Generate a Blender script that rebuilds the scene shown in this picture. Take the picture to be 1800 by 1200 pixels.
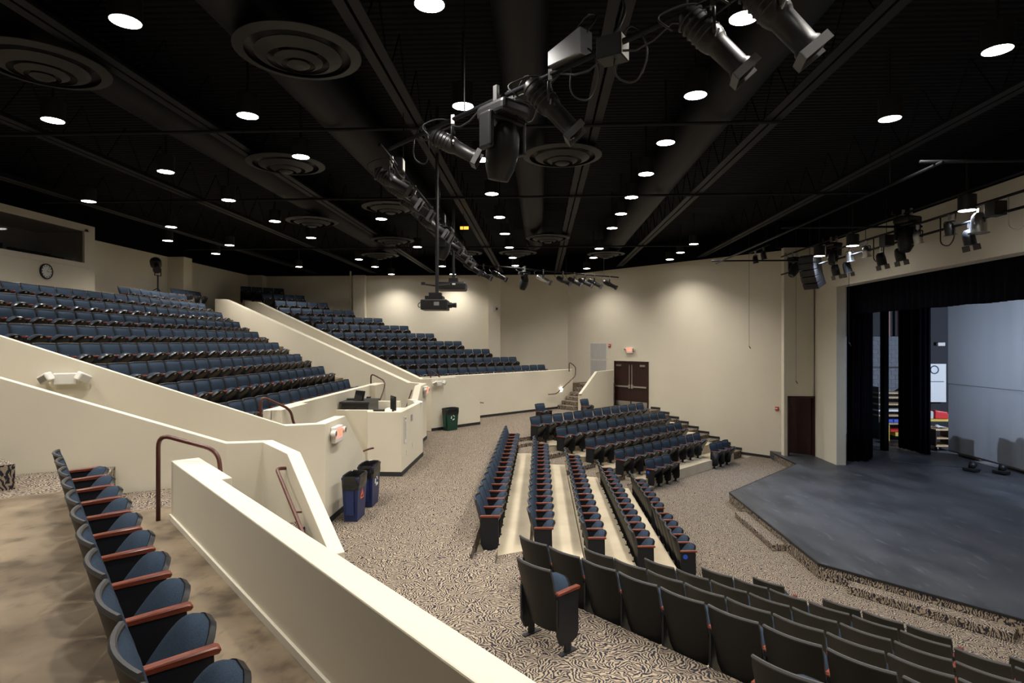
import bpy, bmesh, math, random
from mathutils import Vector, Matrix
random.seed(7)
for _o in list(bpy.data.objects): bpy.data.objects.remove(_o)
scene = bpy.context.scene
C = scene.collection
PI = math.pi

# ------------------------------------------------------------------ camera, world, exposure, large lights
EYE, FOC, YAW = 3.1, 1050.0, math.atan(50/1050)
cam_d = bpy.data.cameras.new('camera'); cam = bpy.data.objects.new('camera', cam_d); C.objects.link(cam)
cam_d.sensor_width = 36; cam_d.lens = FOC/1800*36; cam_d.shift_y = 1/1800
cam_d.clip_start = .05; cam_d.clip_end = 200
cam.location = (0, 0, EYE); cam.rotation_euler = (PI/2, 0, YAW); scene.camera = cam
scene.view_settings.view_transform = 'Standard'; scene.view_settings.look = 'None'
scene.view_settings.gamma = 1; scene.view_settings.use_curve_mapping = False
scene.view_settings.exposure = 0.46
world = bpy.data.worlds.new('World'); scene.world = world; world.use_nodes = True
world.node_tree.nodes['Background'].inputs[0].default_value = (0, 0, 0, 1)
world.node_tree.nodes['Background'].inputs[1].default_value = 0
LAMP_W, LAMP_COL = 300, (1.0, .945, .86)
STAGE_COL = (.68, .79, 1.0)

def spot(loc, aim, watt, col, angle, blend, size=.08, name='spot_light'):
    l = bpy.data.lights.new(name, 'SPOT'); l.energy = watt; l.color = col
    l.spot_size = math.radians(angle); l.spot_blend = blend; l.shadow_soft_size = size
    o = bpy.data.objects.new(name, l); C.objects.link(o); o.location = loc
    o.rotation_euler = (Vector(aim)-Vector(loc)).to_track_quat('-Z', 'Y').to_euler()
    return o
def area(loc, aim, watt, col, sx, sy, name='area_light'):
    l = bpy.data.lights.new(name, 'AREA'); l.energy = watt; l.color = col
    l.shape = 'RECTANGLE'; l.size = sx; l.size_y = sy
    o = bpy.data.objects.new(name, l); C.objects.link(o); o.location = loc
    o.rotation_euler = (Vector(aim)-Vector(loc)).to_track_quat('-Z', 'Y').to_euler()
    return o
# stage lamps beyond the right edge of the picture: over the white cloth, and a bare work lamp behind it
area((14.75, 14.9, 5.9), (15.7, 14.9, 1.2), 420, STAGE_COL, 6.0, .3, 'stage_lamps_right_offscreen')
def point(loc, watt, col, size, name):
    l = bpy.data.lights.new(name, 'POINT'); l.energy = watt; l.color = col; l.shadow_soft_size = size
    o = bpy.data.objects.new(name, l); C.objects.link(o); o.location = loc; return o
point((19.2, 20.6, 2.6), 1500, STAGE_COL, .12, 'backstage_lamp_right_offscreen')

# ------------------------------------------------------------------ materials
def mat(name, col, rough=.6, metal=0, spec=.5, emit=None, estr=0):
    m = bpy.data.materials.new(name); m.use_nodes = True
    b = m.node_tree.nodes['Principled BSDF']
    b.inputs['Base Color'].default_value = (*col, 1); b.inputs['Roughness'].default_value = rough
    b.inputs['Metallic'].default_value = metal; b.inputs['Specular IOR Level'].default_value = spec
    if emit:
        b.inputs['Emission Color'].default_value = (*emit, 1); b.inputs['Emission Strength'].default_value = estr
    return m
def N(m, t, **kw):
    n = m.node_tree.nodes.new(t)
    for k, v in kw.items(): setattr(n, k, v)
    return n
def noise_col(m, c1, c2, scale, detail=4, lo=.35, hi=.65, stretch=None, bump=0, bscale=None, rough_var=None):
    nt = m.node_tree; b = nt.nodes['Principled BSDF']
    tc = N(m, 'ShaderNodeTexCoord'); src = tc.outputs['Object']
    if stretch:
        mp = N(m, 'ShaderNodeMapping'); mp.inputs['Scale'].default_value = stretch
        nt.links.new(src, mp.inputs['Vector']); src = mp.outputs['Vector']
    n = N(m, 'ShaderNodeTexNoise'); n.inputs['Scale'].default_value = scale; n.inputs['Detail'].default_value = detail
    nt.links.new(src, n.inputs['Vector'])
    r = N(m, 'ShaderNodeValToRGB'); r.color_ramp.elements[0].position = lo; r.color_ramp.elements[1].position = hi
    r.color_ramp.elements[0].color = (*c1, 1); r.color_ramp.elements[1].color = (*c2, 1)
    nt.links.new(n.outputs['Fac'], r.inputs['Fac']); nt.links.new(r.outputs['Color'], b.inputs['Base Color'])
    if rough_var:
        mr = N(m, 'ShaderNodeMapRange'); mr.inputs['To Min'].default_value = rough_var[0]; mr.inputs['To Max'].default_value = rough_var[1]
        nt.links.new(n.outputs['Fac'], mr.inputs['Value']); nt.links.new(mr.outputs['Result'], b.inputs['Roughness'])
    if bump:
        n2 = N(m, 'ShaderNodeTexNoise'); n2.inputs['Scale'].default_value = bscale or scale*6
        nt.links.new(tc.outputs['Object'], n2.inputs['Vector'])
        bp = N(m, 'ShaderNodeBump'); bp.inputs['Strength'].default_value = bump; bp.inputs['Distance'].default_value = .01
        nt.links.new(n2.outputs['Fac'], bp.inputs['Height']); nt.links.new(bp.outputs['Normal'], b.inputs['Normal'])
    return m
M = {}
M['paint'] = noise_col(mat('cream wall paint', (.72,.67,.55), .62, spec=.25), (.70,.645,.52), (.735,.68,.55), .6, bump=.04, bscale=160)
M['paint_dark'] = mat('black upper wall paint', (.003,.003,.004), .85, spec=.1)
M['white_trim'] = mat('off white trim', (.78,.74,.62), .5)
M['ceiling'] = mat('black ceiling deck', (.0018,.0022,.0044), .8, spec=.15)
M['beam'] = mat('dark grey painted steel', (.0066,.0074,.0108), .6, spec=.25)
M['duct'] = mat('dark painted duct', (.0023,.0029,.0052), .6, spec=.25)
M['diffuser'] = mat('dark grey diffuser', (.021,.021,.022), .5, spec=.3)
M['black'] = mat('black metal', (.012,.012,.013), .45)
M['black_gloss'] = mat('black gloss plastic', (.012,.012,.014), .25)
M['rubber'] = mat('black rubber base', (.02,.02,.023), .6)
M['lamp'] = mat('glowing lamp lens', (1,1,1), .5, emit=(1,.97,.92), estr=14)
M['lamp'].cycles.emission_sampling = 'NONE'
M['fabric'] = noise_col(mat('blue seat fabric', (.02,.035,.07), .95, spec=.1), (.020,.031,.050), (.033,.050,.077), 220, 2, bump=.15, bscale=500)
M['shell'] = mat('black brown seat shell', (.0075,.0072,.0072), .5, spec=.3)
M['pan'] = mat('black seat pan', (.006,.006,.007), .34, spec=.45)
M['edge'] = mat('grey rubber shell edge', (.045,.045,.047), .5)
M['standard'] = mat('black seat standard', (.010,.011,.014), .5, spec=.35)
M['wood'] = noise_col(mat('mahogany armrest', (.2,.05,.025), .32), (.10,.020,.010), (.20,.046,.021), 9, 4, stretch=(1,6,6))
M['rail'] = mat('brown painted handrail', (.085,.024,.016), .35)
M['door'] = noise_col(mat('dark mahogany door', (.03,.008,.006), .4), (.020,.006,.005), (.036,.010,.008), 6, 4, stretch=(4,4,.5))
M['chrome'] = mat('brushed steel', (.62,.62,.62), .3, metal=1)
M['red'] = mat('red plastic', (.55,.02,.02), .4)
M['white'] = mat('white plastic', (.75,.73,.68), .5)
M['grey'] = mat('grey plastic', (.30,.30,.30), .5)
M['frame_grey'] = mat('dark grey frame', (.07,.07,.072), .45)
M['silver'] = mat('silver fixture body', (.55,.55,.56), .3, metal=.9)
M['fixture'] = mat('dark grey fixture body', (.011,.011,.012), .42, spec=.4)
M['cable'] = mat('black cable', (.02,.02,.022), .5)
M['exit_glow'] = mat('red exit letters', (.9,.1,.05), .5, emit=(1,.16,.07), estr=1.6)
M['exit_face'] = mat('exit sign face', (.9,.62,.55), .5, emit=(1,.35,.25), estr=.25)
M['blue_bin'] = mat('blue bin plastic', (.012,.024,.10), .42)
M['green_bin'] = mat('green bin plastic', (.006,.05,.03), .42)
M['bag'] = mat('black bin bag', (.012,.012,.013), .25)
M['orange'] = mat('orange print', (.7,.12,.03), .5)
M['sign_blue'] = mat('blue sign', (.01,.03,.10), .4)
M['badge'] = mat('blue sticker', (.02,.08,.5), .4)
M['glass'] = mat('booth window glass', (.03,.035,.05), .05, spec=.6)
M['led_blue'] = mat('blue equipment light', (.1,.1,1), .5, emit=(.05,.08,1), estr=3)
M['led_amber'] = mat('amber display', (1,.4,.05), .5, emit=(1,.4,.05), estr=1.5)
M['curtain'] = mat('black velvet', (.008,.008,.014), .95, spec=.1)
M['scrim'] = noise_col(mat('white scrim cloth', (.55,.56,.57), .9, spec=.1), (.56,.57,.58), (.58,.59,.60), 30, 2)
def translucent(m, fac, col):
    nt = m.node_tree; out = nt.nodes['Material Output']; b = nt.nodes['Principled BSDF']
    tr = N(m, 'ShaderNodeBsdfTranslucent'); tr.inputs['Color'].default_value = (*col, 1)
    mx = N(m, 'ShaderNodeMixShader'); mx.inputs['Fac'].default_value = fac
    nt.links.new(b.outputs[0], mx.inputs[1]); nt.links.new(tr.outputs[0], mx.inputs[2]); nt.links.new(mx.outputs[0], out.inputs['Surface'])
translucent(M['scrim'], .35, (.6,.62,.64))
M['block'] = noise_col(mat('grey painted block', (.13,.14,.16), .8), (.11,.12,.135), (.17,.18,.20), 3)
M['stage_wall'] = mat('dark stage wall', (.03,.031,.036), .85)
M['plywood'] = noise_col(mat('plywood', (.45,.32,.18), .6), (.40,.28,.15), (.52,.38,.22), 5, stretch=(.4,4,4))
M['yellow'] = mat('yellow paint', (.6,.45,.08), .5)
M['blue_plastic'] = mat('blue plastic', (.03,.09,.5), .4)
M['pipe_pink'] = mat('pinkish primed pipe', (.35,.17,.15), .5)
M['paper'] = mat('white paper', (.8,.8,.78), .8)
M['cloth'] = mat('pale cloth', (.5,.52,.5), .9)

# glass of the booth: let it be partly transparent
g = M['glass'].node_tree; gb = g.nodes['Principled BSDF']; gb.inputs['Alpha'].default_value = .35

# carpet: leaf-like strokes
def carpet(name, dark, mid, tan, s=1.0):
    m = mat(name, mid, .95, spec=.05); nt = m.node_tree; b = nt.nodes['Principled BSDF']
    tc = N(m, 'ShaderNodeTexCoord')
    vo = N(m, 'ShaderNodeTexVoronoi'); vo.inputs['Scale'].default_value = 6.5*s
    nt.links.new(tc.outputs['Object'], vo.inputs['Vector'])
    # each voronoi cell turns the stroke direction
    sep = N(m, 'ShaderNodeSeparateColor'); nt.links.new(vo.outputs['Color'], sep.inputs['Color'])
    mul = N(m, 'ShaderNodeMath', operation='MULTIPLY'); mul.inputs[1].default_value = 6.28
    nt.links.new(sep.outputs['Red'], mul.inputs[0])
    rot = N(m, 'ShaderNodeVectorRotate', rotation_type='Z_AXIS')
    nt.links.new(tc.outputs['Object'], rot.inputs['Vector']); nt.links.new(mul.outputs[0], rot.inputs['Angle'])
    nz = N(m, 'ShaderNodeTexNoise'); nz.inputs['Scale'].default_value = 9*s; nz.inputs['Detail'].default_value = 1
    nt.links.new(tc.outputs['Object'], nz.inputs['Vector'])
    mx = N(m, 'ShaderNodeMixRGB', blend_type='ADD'); mx.inputs['Fac'].default_value = .10
    nt.links.new(rot.outputs['Vector'], mx.inputs['Color1']); nt.links.new(nz.outputs['Color'], mx.inputs['Color2'])
    wv = N(m, 'ShaderNodeTexWave'); wv.inputs['Scale'].default_value = 7.2*s; wv.inputs['Distortion'].default_value = 3.0
    wv.inputs['Detail'].default_value = 1; wv.inputs['Detail Scale'].default_value = 1.2
    nt.links.new(mx.outputs['Color'], wv.inputs['Vector'])
    r = N(m, 'ShaderNodeValToRGB'); e = r.color_ramp.elements
    e[0].position = .30; e[0].color = (*dark, 1); e[1].position = .62; e[1].color = (*tan, 1)
    k = e.new(.46); k.color = (*mid, 1)
    nt.links.new(wv.outputs['Fac'], r.inputs['Fac'])
    # navy and maroon flecks
    n2 = N(m, 'ShaderNodeTexNoise'); n2.inputs['Scale'].default_value = 26*s
    nt.links.new(tc.outputs['Object'], n2.inputs['Vector'])
    r2 = N(m, 'ShaderNodeValToRGB'); r2.color_ramp.elements[0].position = .58; r2.color_ramp.elements[1].position = .66
    r2.color_ramp.elements[0].color = (0,0,0,1); r2.color_ramp.elements[1].color = (.6,.6,.6,1)
    nt.links.new(n2.outputs['Fac'], r2.inputs['Fac'])
    m2 = N(m, 'ShaderNodeMixRGB'); m2.inputs['Color2'].default_value = (.075,.035,.04,1)
    nt.links.new(r2.outputs['Color'], m2.inputs['Fac']); nt.links.new(r.outputs['Color'], m2.inputs['Color1'])
    nt.links.new(m2.outputs['Color'], b.inputs['Base Color'])
    return m
M['carpet'] = carpet('leaf pattern carpet', (.028,.028,.038), (.115,.092,.078), (.335,.275,.200), 1.3)

def concrete():
    m = mat('stained concrete', (.4,.33,.24), .55, spec=.3); nt = m.node_tree; b = nt.nodes['Principled BSDF']
    tc = N(m, 'ShaderNodeTexCoord')
    def rmp(scale, det, lo, hi, c1, c2, stretch=None):
        src = tc.outputs['Object']
        if stretch:
            mp = N(m, 'ShaderNodeMapping'); mp.inputs['Scale'].default_value = stretch; nt.links.new(src, mp.inputs['Vector']); src = mp.outputs['Vector']
        n = N(m, 'ShaderNodeTexNoise'); n.inputs['Scale'].default_value = scale; n.inputs['Detail'].default_value = det
        nt.links.new(src, n.inputs['Vector'])
        r = N(m, 'ShaderNodeValToRGB'); r.color_ramp.elements[0].position = lo; r.color_ramp.elements[1].position = hi
        r.color_ramp.elements[0].color = (*c1, 1); r.color_ramp.elements[1].color = (*c2, 1)
        nt.links.new(n.outputs['Fac'], r.inputs['Fac']); return r.outputs['Color']
    a = rmp(1.6, 7, .32, .66, (.115,.082,.050), (.262,.202,.132))
    s = rmp(3.2, 5, .30, .44, (.62,.60,.58), (1,1,1))
    t = rmp(14, 3, .25, .40, (.72,.70,.68), (1,1,1), (1,.35,1))
    m1 = N(m, 'ShaderNodeMixRGB', blend_type='MULTIPLY'); m1.inputs['Fac'].default_value = 1
    nt.links.new(a, m1.inputs['Color1']); nt.links.new(s, m1.inputs['Color2'])
    m2 = N(m, 'ShaderNodeMixRGB', blend_type='MULTIPLY'); m2.inputs['Fac'].default_value = 1
    nt.links.new(m1.outputs['Color'], m2.inputs['Color1']); nt.links.new(t, m2.inputs['Color2'])
    nt.links.new(m2.outputs['Color'], b.inputs['Base Color'])
    return m
M['concrete'] = concrete()
M['concrete_pale'] = noise_col(mat('pale sealed concrete', (.5,.43,.31), .5, spec=.3), (.44,.37,.26), (.60,.52,.385), 1.3, 6, lo=.3, hi=.7)
def stage_floor():
    m = noise_col(mat('scuffed black stage floor', (.03,.032,.037), .5, spec=.5), (.026,.028,.033), (.062,.065,.072), 1.4, 9, lo=.36, hi=.72, stretch=(1,.45,1), rough_var=(.42,.62))
    nt = m.node_tree; b = nt.nodes['Principled BSDF']; old = b.inputs['Base Color'].links[0].from_socket
    tc = N(m, 'ShaderNodeTexCoord')
    mp = N(m, 'ShaderNodeMapping'); mp.inputs['Scale'].default_value = (5, 1.3, 1); mp.inputs['Rotation'].default_value = (0,0,.6)
    nt.links.new(tc.outputs['Object'], mp.inputs['Vector'])
    n = N(m, 'ShaderNodeTexNoise'); n.inputs['Scale'].default_value = 1.5; n.inputs['Detail'].default_value = 8
    nt.links.new(mp.outputs['Vector'], n.inputs['Vector'])
    r = N(m, 'ShaderNodeValToRGB'); r.color_ramp.elements[0].position = .6; r.color_ramp.elements[1].position = .78
    r.color_ramp.elements[0].color = (0,0,0,1); r.color_ramp.elements[1].color = (.55,.55,.55,1)
    nt.links.new(n.outputs['Fac'], r.inputs['Fac'])
    x = N(m, 'ShaderNodeMixRGB'); x.inputs['Color2'].default_value = (.16,.165,.175,1)
    nt.links.new(r.outputs['Color'], x.inputs['Fac']); nt.links.new(old, x.inputs['Color1'])
    nt.links.new(x.outputs['Color'], b.inputs['Base Color'])
    return m
M['stage'] = stage_floor()
def deck():
    nt = M['ceiling'].node_tree; b = nt.nodes['Principled BSDF']
    tc = N(M['ceiling'], 'ShaderNodeTexCoord')
    w = N(M['ceiling'], 'ShaderNodeTexWave', bands_direction='Y'); w.inputs['Scale'].default_value = 2.1
    nt.links.new(tc.outputs['Object'], w.inputs['Vector'])
    bp = N(M['ceiling'], 'ShaderNodeBump'); bp.inputs['Strength'].default_value = .7; bp.inputs['Distance'].default_value = .06
    nt.links.new(w.outputs['Fac'], bp.inputs['Height']); nt.links.new(bp.outputs['Normal'], b.inputs['Normal'])
deck()

# ------------------------------------------------------------------ mesh helpers
class MB:
    def __init__(s): s.v = []; s.f = []; s.m = []
    def add(s, vs, fs, mi=0):
        o = len(s.v); s.v += [tuple(v) for v in vs]; s.f += [tuple(i+o for i in f) for f in fs]; s.m += [mi]*len(fs); return s
    def box(s, x0, x1, y0, y1, z0, z1, mi=0):
        vs = [(x,y,z) for z in (z0,z1) for y in (y0,y1) for x in (x0,x1)]
        return s.add(vs, [(0,2,3,1),(4,5,7,6),(0,1,5,4),(2,6,7,3),(0,4,6,2),(1,3,7,5)], mi)
    def prism(s, pts, z0, z1, mi=0):          # pts: plan polygon; z1 number or list
        n = len(pts); a = sum(pts[i][0]*pts[(i+1)%n][1]-pts[(i+1)%n][0]*pts[i][1] for i in range(n))
        zt = list(z1) if isinstance(z1, (list, tuple)) else [z1]*n
        if a < 0: pts = pts[::-1]; zt = zt[::-1]
        vs = [(p[0],p[1],z0) for p in pts]+[(p[0],p[1],z) for p, z in zip(pts, zt)]
        fs = [tuple(range(n-1,-1,-1)), tuple(range(n,2*n))]+[(i,(i+1)%n,(i+1)%n+n,i+n) for i in range(n)]
        return s.add(vs, fs, mi)
    def tube(s, path, r, n=8, mi=0, caps=True):
        P = [Vector(p) for p in path]; rs = r if isinstance(r, (list, tuple)) else [r]*len(P)
        t0 = (P[1]-P[0]).normalized(); up = Vector((0,0,1)) if abs(t0.z) < .9 else Vector((1,0,0))
        a = t0.cross(up).normalized(); vs = []
        for i, p in enumerate(P):
            t = (P[min(i+1,len(P)-1)]-P[max(i-1,0)]).normalized()
            a = (a-t*a.dot(t)).normalized(); b = t.cross(a)
            for k in range(n):
                q = 2*PI*k/n; vs.append(p+(a*math.cos(q)+b*math.sin(q))*rs[i])
        fs = [(i*n+k, i*n+(k+1)%n, (i+1)*n+(k+1)%n, (i+1)*n+k) for i in range(len(P)-1) for k in range(n)]
        if caps: fs += [tuple(range(n-1,-1,-1)), tuple(range((len(P)-1)*n, len(P)*n))]
        return s.add(vs, fs, mi)
    def lathe(s, prof, n=24, mi=0, cx=0, cy=0, cz=0, axis='z'):
        vs = []
        for r, z in prof:
            for k in range(n):
                q = 2*PI*k/n; x, y = r*math.cos(q), r*math.sin(q)
                vs.append((cx+x,cy+y,cz+z) if axis == 'z' else ((cx+z,cy+x,cz+y) if axis == 'x' else (cx+x,cy+z,cz+y)))
        fs = [(i*n+k, i*n+(k+1)%n, (i+1)*n+(k+1)%n, (i+1)*n+k) for i in range(len(prof)-1) for k in range(n)]
        if axis == 'y': fs = [f[::-1] for f in fs]
        return s.add(vs, fs, mi)
    def disc(s, c, r, n=20, mi=0, nrm=-1):
        vs = [(c[0]+r*math.cos(2*PI*k/n), c[1]+r*math.sin(2*PI*k/n), c[2]) for k in range(n)]
        return s.add(vs, [tuple(range(n)) if nrm > 0 else tuple(range(n-1,-1,-1))], mi)
    def grid(s, fn, nu, nv, mi=0, flip=False):
        vs = [fn(i/nu, j/nv) for j in range(nv+1) for i in range(nu+1)]
        fs = [(j*(nu+1)+i, j*(nu+1)+i+1, (j+1)*(nu+1)+i+1, (j+1)*(nu+1)+i) for j in range(nv) for i in range(nu)]
        return s.add(vs, [f[::-1] for f in fs] if flip else fs, mi)
    def xf(s, mtx):
        s.v = [tuple(mtx @ Vector(v)) for v in s.v]; return s
    def merge(s, o):
        k = len(s.v); s.v += o.v; s.f += [tuple(i+k for i in f) for f in o.f]; s.m += o.m; return s
    def mesh(s, name, mats, smooth=False, fix=True):
        me = bpy.data.meshes.new(name); me.from_pydata(s.v, [], s.f)
        for m in (mats if isinstance(mats, (list, tuple)) else [mats]): me.materials.append(M[m] if isinstance(m, str) else m)
        for p, mi in zip(me.polygons, s.m): p.material_index = mi
        if fix:
            bm = bmesh.new(); bm.from_mesh(me); bmesh.ops.recalc_face_normals(bm, faces=bm.faces); bm.to_mesh(me); bm.free()
        if smooth:
            for p in me.polygons: p.use_smooth = True
            if smooth != 'all': me.set_sharp_from_angle(angle=math.radians(38))
        me.update(); return me
    def build(s, name, mats, parent=None, smooth=False, loc=None, rz=0, fix=True):
        return link(name, s.mesh(name, mats, smooth, fix), parent, loc, rz)
def link(name, me, parent=None, loc=None, rz=0):
    o = bpy.data.objects.new(name, me); C.objects.link(o)
    if parent is not None: o.parent = parent
    if loc is not None: o.location = loc
    if rz: o.rotation_euler = (0,0,rz)
    return o
def bevel(o, w=.01, seg=2):
    b = o.modifiers.new('bevel', 'BEVEL'); b.width = w; b.segments = seg; b.limit_method = 'ANGLE'; return o
def tag(o, label, cat, group=None):
    o['label'] = label; o['category'] = cat
    if group: o['group'] = group
    return o
def thing(name, label, cat, loc=(0,0,0), rz=0, group=None):
    o = bpy.data.objects.new(name, None); C.objects.link(o); o.empty_display_size = .1
    o.location = loc; o.rotation_euler = (0,0,rz); return tag(o, label, cat, group)
def struct(o): o['kind'] = 'structure'; return o
def dup(root, loc=None, rot=None, label=None, group=None):
    r = root.copy(); C.objects.link(r)
    if loc is not None: r.location = loc
    if rot is not None: r.rotation_euler = rot
    if label: r['label'] = label
    if group: r['group'] = group
    for ch in list(root.children):
        c = ch.copy(); C.objects.link(c); c.parent = r
        for g_ in list(ch.children):
            d_ = g_.copy(); C.objects.link(d_); d_.parent = c
    return r
ORD = ['zeroth','first','second','third','fourth','fifth','sixth','seventh','eighth','ninth','tenth','eleventh','twelfth','thirteenth','fourteenth','fifteenth','sixteenth','seventeenth','eighteenth','nineteenth','twentieth','twenty-first','twenty-second','twenty-third','twenty-fourth','twenty-fifth','twenty-sixth']
def fillet(path, r, seg=5):
    P = [Vector(p) for p in path]; out = [P[0]]
    for i in range(1, len(P)-1):
        a, b, c = P[i-1], P[i], P[i+1]; u = (a-b); v = (c-b); d = min(r, u.length*.49, v.length*.49)
        p, q = b+u.normalized()*d, b+v.normalized()*d
        for k in range(seg+1):
            t = k/seg; out.append(p*(1-t)**2+b*2*t*(1-t)+q*t*t)
    return out+[P[-1]]
def offset_line(pts, th):            # mitred offset of a plan polyline to its left
    n = len(pts); nr = []
    for i in range(n-1):
        d = Vector((pts[i+1][0]-pts[i][0], pts[i+1][1]-pts[i][1])).normalized(); nr.append(Vector((-d.y, d.x)))
    out = []
    for i in range(n):
        if i == 0: o = nr[0]*th
        elif i == n-1: o = nr[-1]*th
        else:
            b = (nr[i-1]+nr[i]).normalized(); o = b*(th/max(.35, b.dot(nr[i])))
        out.append((pts[i][0]+o.x, pts[i][1]+o.y))
    return out
def parapet(name, pts, tops, z0, th, m='paint'):   # a free-standing wall: polyline, top height per point
    b = offset_line(pts, th); n = len(pts); z0s = z0 if isinstance(z0, (list, tuple)) else [z0]*n
    mb = MB(); vs = []
    for i in range(n):
        vs += [(*pts[i], z0s[i]), (*b[i], z0s[i]), (*b[i], tops[i]), (*pts[i], tops[i])]
    fs = []
    for i in range(n-1):
        for k in range(4): fs.append((4*i+k, 4*i+(k+1)%4, 4*i+4+(k+1)%4, 4*i+4+k))
    fs += [(0,1,2,3), tuple(4*(n-1)+k for k in (3,2,1,0))]
    mb.add(vs, fs); o = struct(mb.build(name, m)); bevel(o, .008, 2); return o
def base_strip(name, pts, h=.1, z=0, side=-1, m='rubber'):
    a = offset_line(pts, .001*side); b = offset_line(pts, .013*side); mb = MB()
    for i in range(len(pts)-1):
        mb.prism([a[i], a[i+1], b[i+1], b[i]], z, z+h)
    return struct(mb.build(name, m))

# ------------------------------------------------------------------ lower bowl geometry
FL = [0, -.24, -.555, -.87, -1.185, -1.5]      # floor level of rows 1..5
tn, fn = Vector((.691,-.722)), Vector((.722,.691))
tf, ff = Vector((.676,.737)), Vector((.737,-.676))
NB = [None, (-.32,7.61), (.54,8.10), (1.44,8.63), (2.39,9.17), (3.32,9.65)]      # first seat, back top corner
FB = [None, (-.42,19.65), (.43,19.40), (1.35,19.15), (2.25,18.90), (3.15,18.75)]
XM = [None, -.80, .04, .95, 1.88, 2.80]           # seat centre lines of the middle block
XB = [None]+[x-.22 for x in XM[1:]]
def v2(p): return Vector((p[0],p[1]))
def nline(i, t): q = v2(NB[i])+fn*.13+tn*t; return (q.x, q.y)
def fline(i, t): q = v2(FB[i])+ff*.05+tf*t; return (q.x, q.y)
def cn(i): p = v2(nline(i,0)); t = (XB[i]-p.x)/tn.x; q = p+tn*t; return (q.x, q.y)
def cf(i): p = v2(fline(i,0)); t = (XB[i]-p.x)/tf.x; q = p+tf*t; return (q.x, q.y)
def sc(s, c): x = (c+.676*s)/1.413; return (x, s-x)  # point from X+Y = s and distance c along ff
SW, SI = 33.2, 30.75
def fend(i): p = v2(fline(i,0)); t = (SI-p.x-p.y)/(tf.x+tf.y); q = p+tf*t; return (q.x, q.y)
NEND = 10.5

# ---- floors
lvl0 = [(-16.2,-3.5),(9.0,-3.5),nline(1,NEND),cn(1),cf(1),fend(1),sc(SI,-14.7),sc(SW,-14.7),(2.03,31.2),(2.0,32.2),(-16.2,32.2)]
fl0 = MB().prism(lvl0, -.6, 0).build('floor', 'carpet'); struct(fl0)
flr = MB().prism([(9.0,-3.5),nline(5,NEND),cn(5),cf(5),fend(5),sc(SI,-10.3),sc(SW,-10.3),(9.5,23.7),(9.5,-3.5)], -1.9, -1.5).build('floor_front', 'carpet'); struct(flr)
for i in range(1, 5):
    poly = [nline(i,NEND), cn(i), cf(i), fend(i), fend(i+1), cf(i+1), cn(i+1), nline(i+1,NEND)]
    o = MB().prism(poly, FL[i]-.7, FL[i]).build('floor_terrace', 'concrete_pale'); struct(o)
# carpeted radial aisles with half steps between the blocks
def aisle(pc, a_pts):
    for i in range(1, 5):
        q = a_pts(i); q2 = a_pts(i+1)
        s = struct(MB().prism([q[0], pc(i), q[1], q2[1], pc(i+1), q2[0]], FL[i]-.02, FL[i]+.008).build('floor_aisle', 'carpet'))
        # half step against the riser above
        d1 = (v2(q2[0])-v2(q[0]))*.42; d2 = (v2(pc(i+1))-v2(pc(i)))*.42; d3 = (v2(q2[1])-v2(q[1]))*.42
        hs = MB().prism([q[0], pc(i), q[1], tuple(v2(q[1])+d3), tuple(v2(pc(i))+d2), tuple(v2(q[0])+d1)], FL[i], (FL[i]+FL[i-1])/2)
        o = hs.build('step', ['carpet'], s); bevel(o, .02, 2)
    q = a_pts(5)
    s = struct(MB().prism([q[0], pc(5), q[1], tuple(v2(q[1])+d3*.9), tuple(v2(pc(5))+d2*.9), tuple(v2(q[0])+d1*.9)], FL[5]-.02, (FL[5]+FL[4])/2).build('floor_aisle_step', 'carpet')); bevel(s, .02, 2)
MN = [None, 9.12, 9.60, 10.12, 10.68, 11.36]      # near end of the middle rows
MF = [None, 17.86, 17.97, 17.86, 17.66, 17.66]    # far end
def near_pts(i): return (nline(i,-.02), (XB[i], MN[i]-.02))
def far_pts(i): return ((XB[i], MF[i]+.02), fline(i,-.02))
aisle(cn, near_pts); aisle(cf, far_pts)
# stairs along the angled wall
st = struct(MB().prism([sc(SI,-14.7),sc(SW,-14.7),sc(SW,-10.3),sc(SI,-10.3)], -1.9, -1.62).build('floor_stairs_wall', 'carpet'))
for k in range(9):
    z = -.1667*(k+1); c0 = -14.7+.489*k
    if k < 8:
        o = MB().prism([sc(SI,c0),sc(SW-.02,c0),sc(SW-.02,c0+.489),sc(SI,c0+.489)], -1.62, z).build('step', 'carpet', st); bevel(o, .02, 2)
    # stepped rubber base on the wall
    struct(MB().prism([sc(SW-.03,c0-.489),sc(SW-.005,c0-.489),sc(SW-.005,c0+.02),sc(SW-.03,c0+.02)], z+.1667, z+.1667+.1).build('baseboard_steps', 'rubber'))

# ---- stage
A, B = (5.42,17.38), (5.42,11.89)
stage_poly = [A, B, (7.5,9.64), (9.9,7.04), (10.6,6.5), (19.5,6.5), (19.5,28.6), (9.3,28.6), (9.05,23.5), (9.05,21.55)]
struct(MB().prism(stage_poly, -1.9, -1.2).build('floor_stage', 'stage'))
fas = stage_poly[-2:]+stage_poly[:4]
def fascia(pts, name, z0, z1, m, off=.012, side=1):
    o1 = offset_line(pts, off*side); mb = MB()
    for i in range(len(pts)-1): mb.prism([pts[i], pts[i+1], o1[i+1], o1[i]], z0, z1)
    return struct(mb.build(name, m))
fascia(fas, 'trim_stage_fascia', -1.5, -1.235, 'carpet', .02, -1)
fascia(fas, 'trim_stage_nosing', -1.235, -1.197, 'black', .03, -1)
def step_box(pts, label):
    o = MB().prism(pts, -1.5, -1.35).build('step_box', 'carpet'); bevel(o, .015, 2); tag(o, label, 'step')
step_box([(5.10,15.95),(5.39,15.95),(5.39,13.42),(5.10,13.42)], 'carpeted step box against the straight front edge of the stage')
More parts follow.
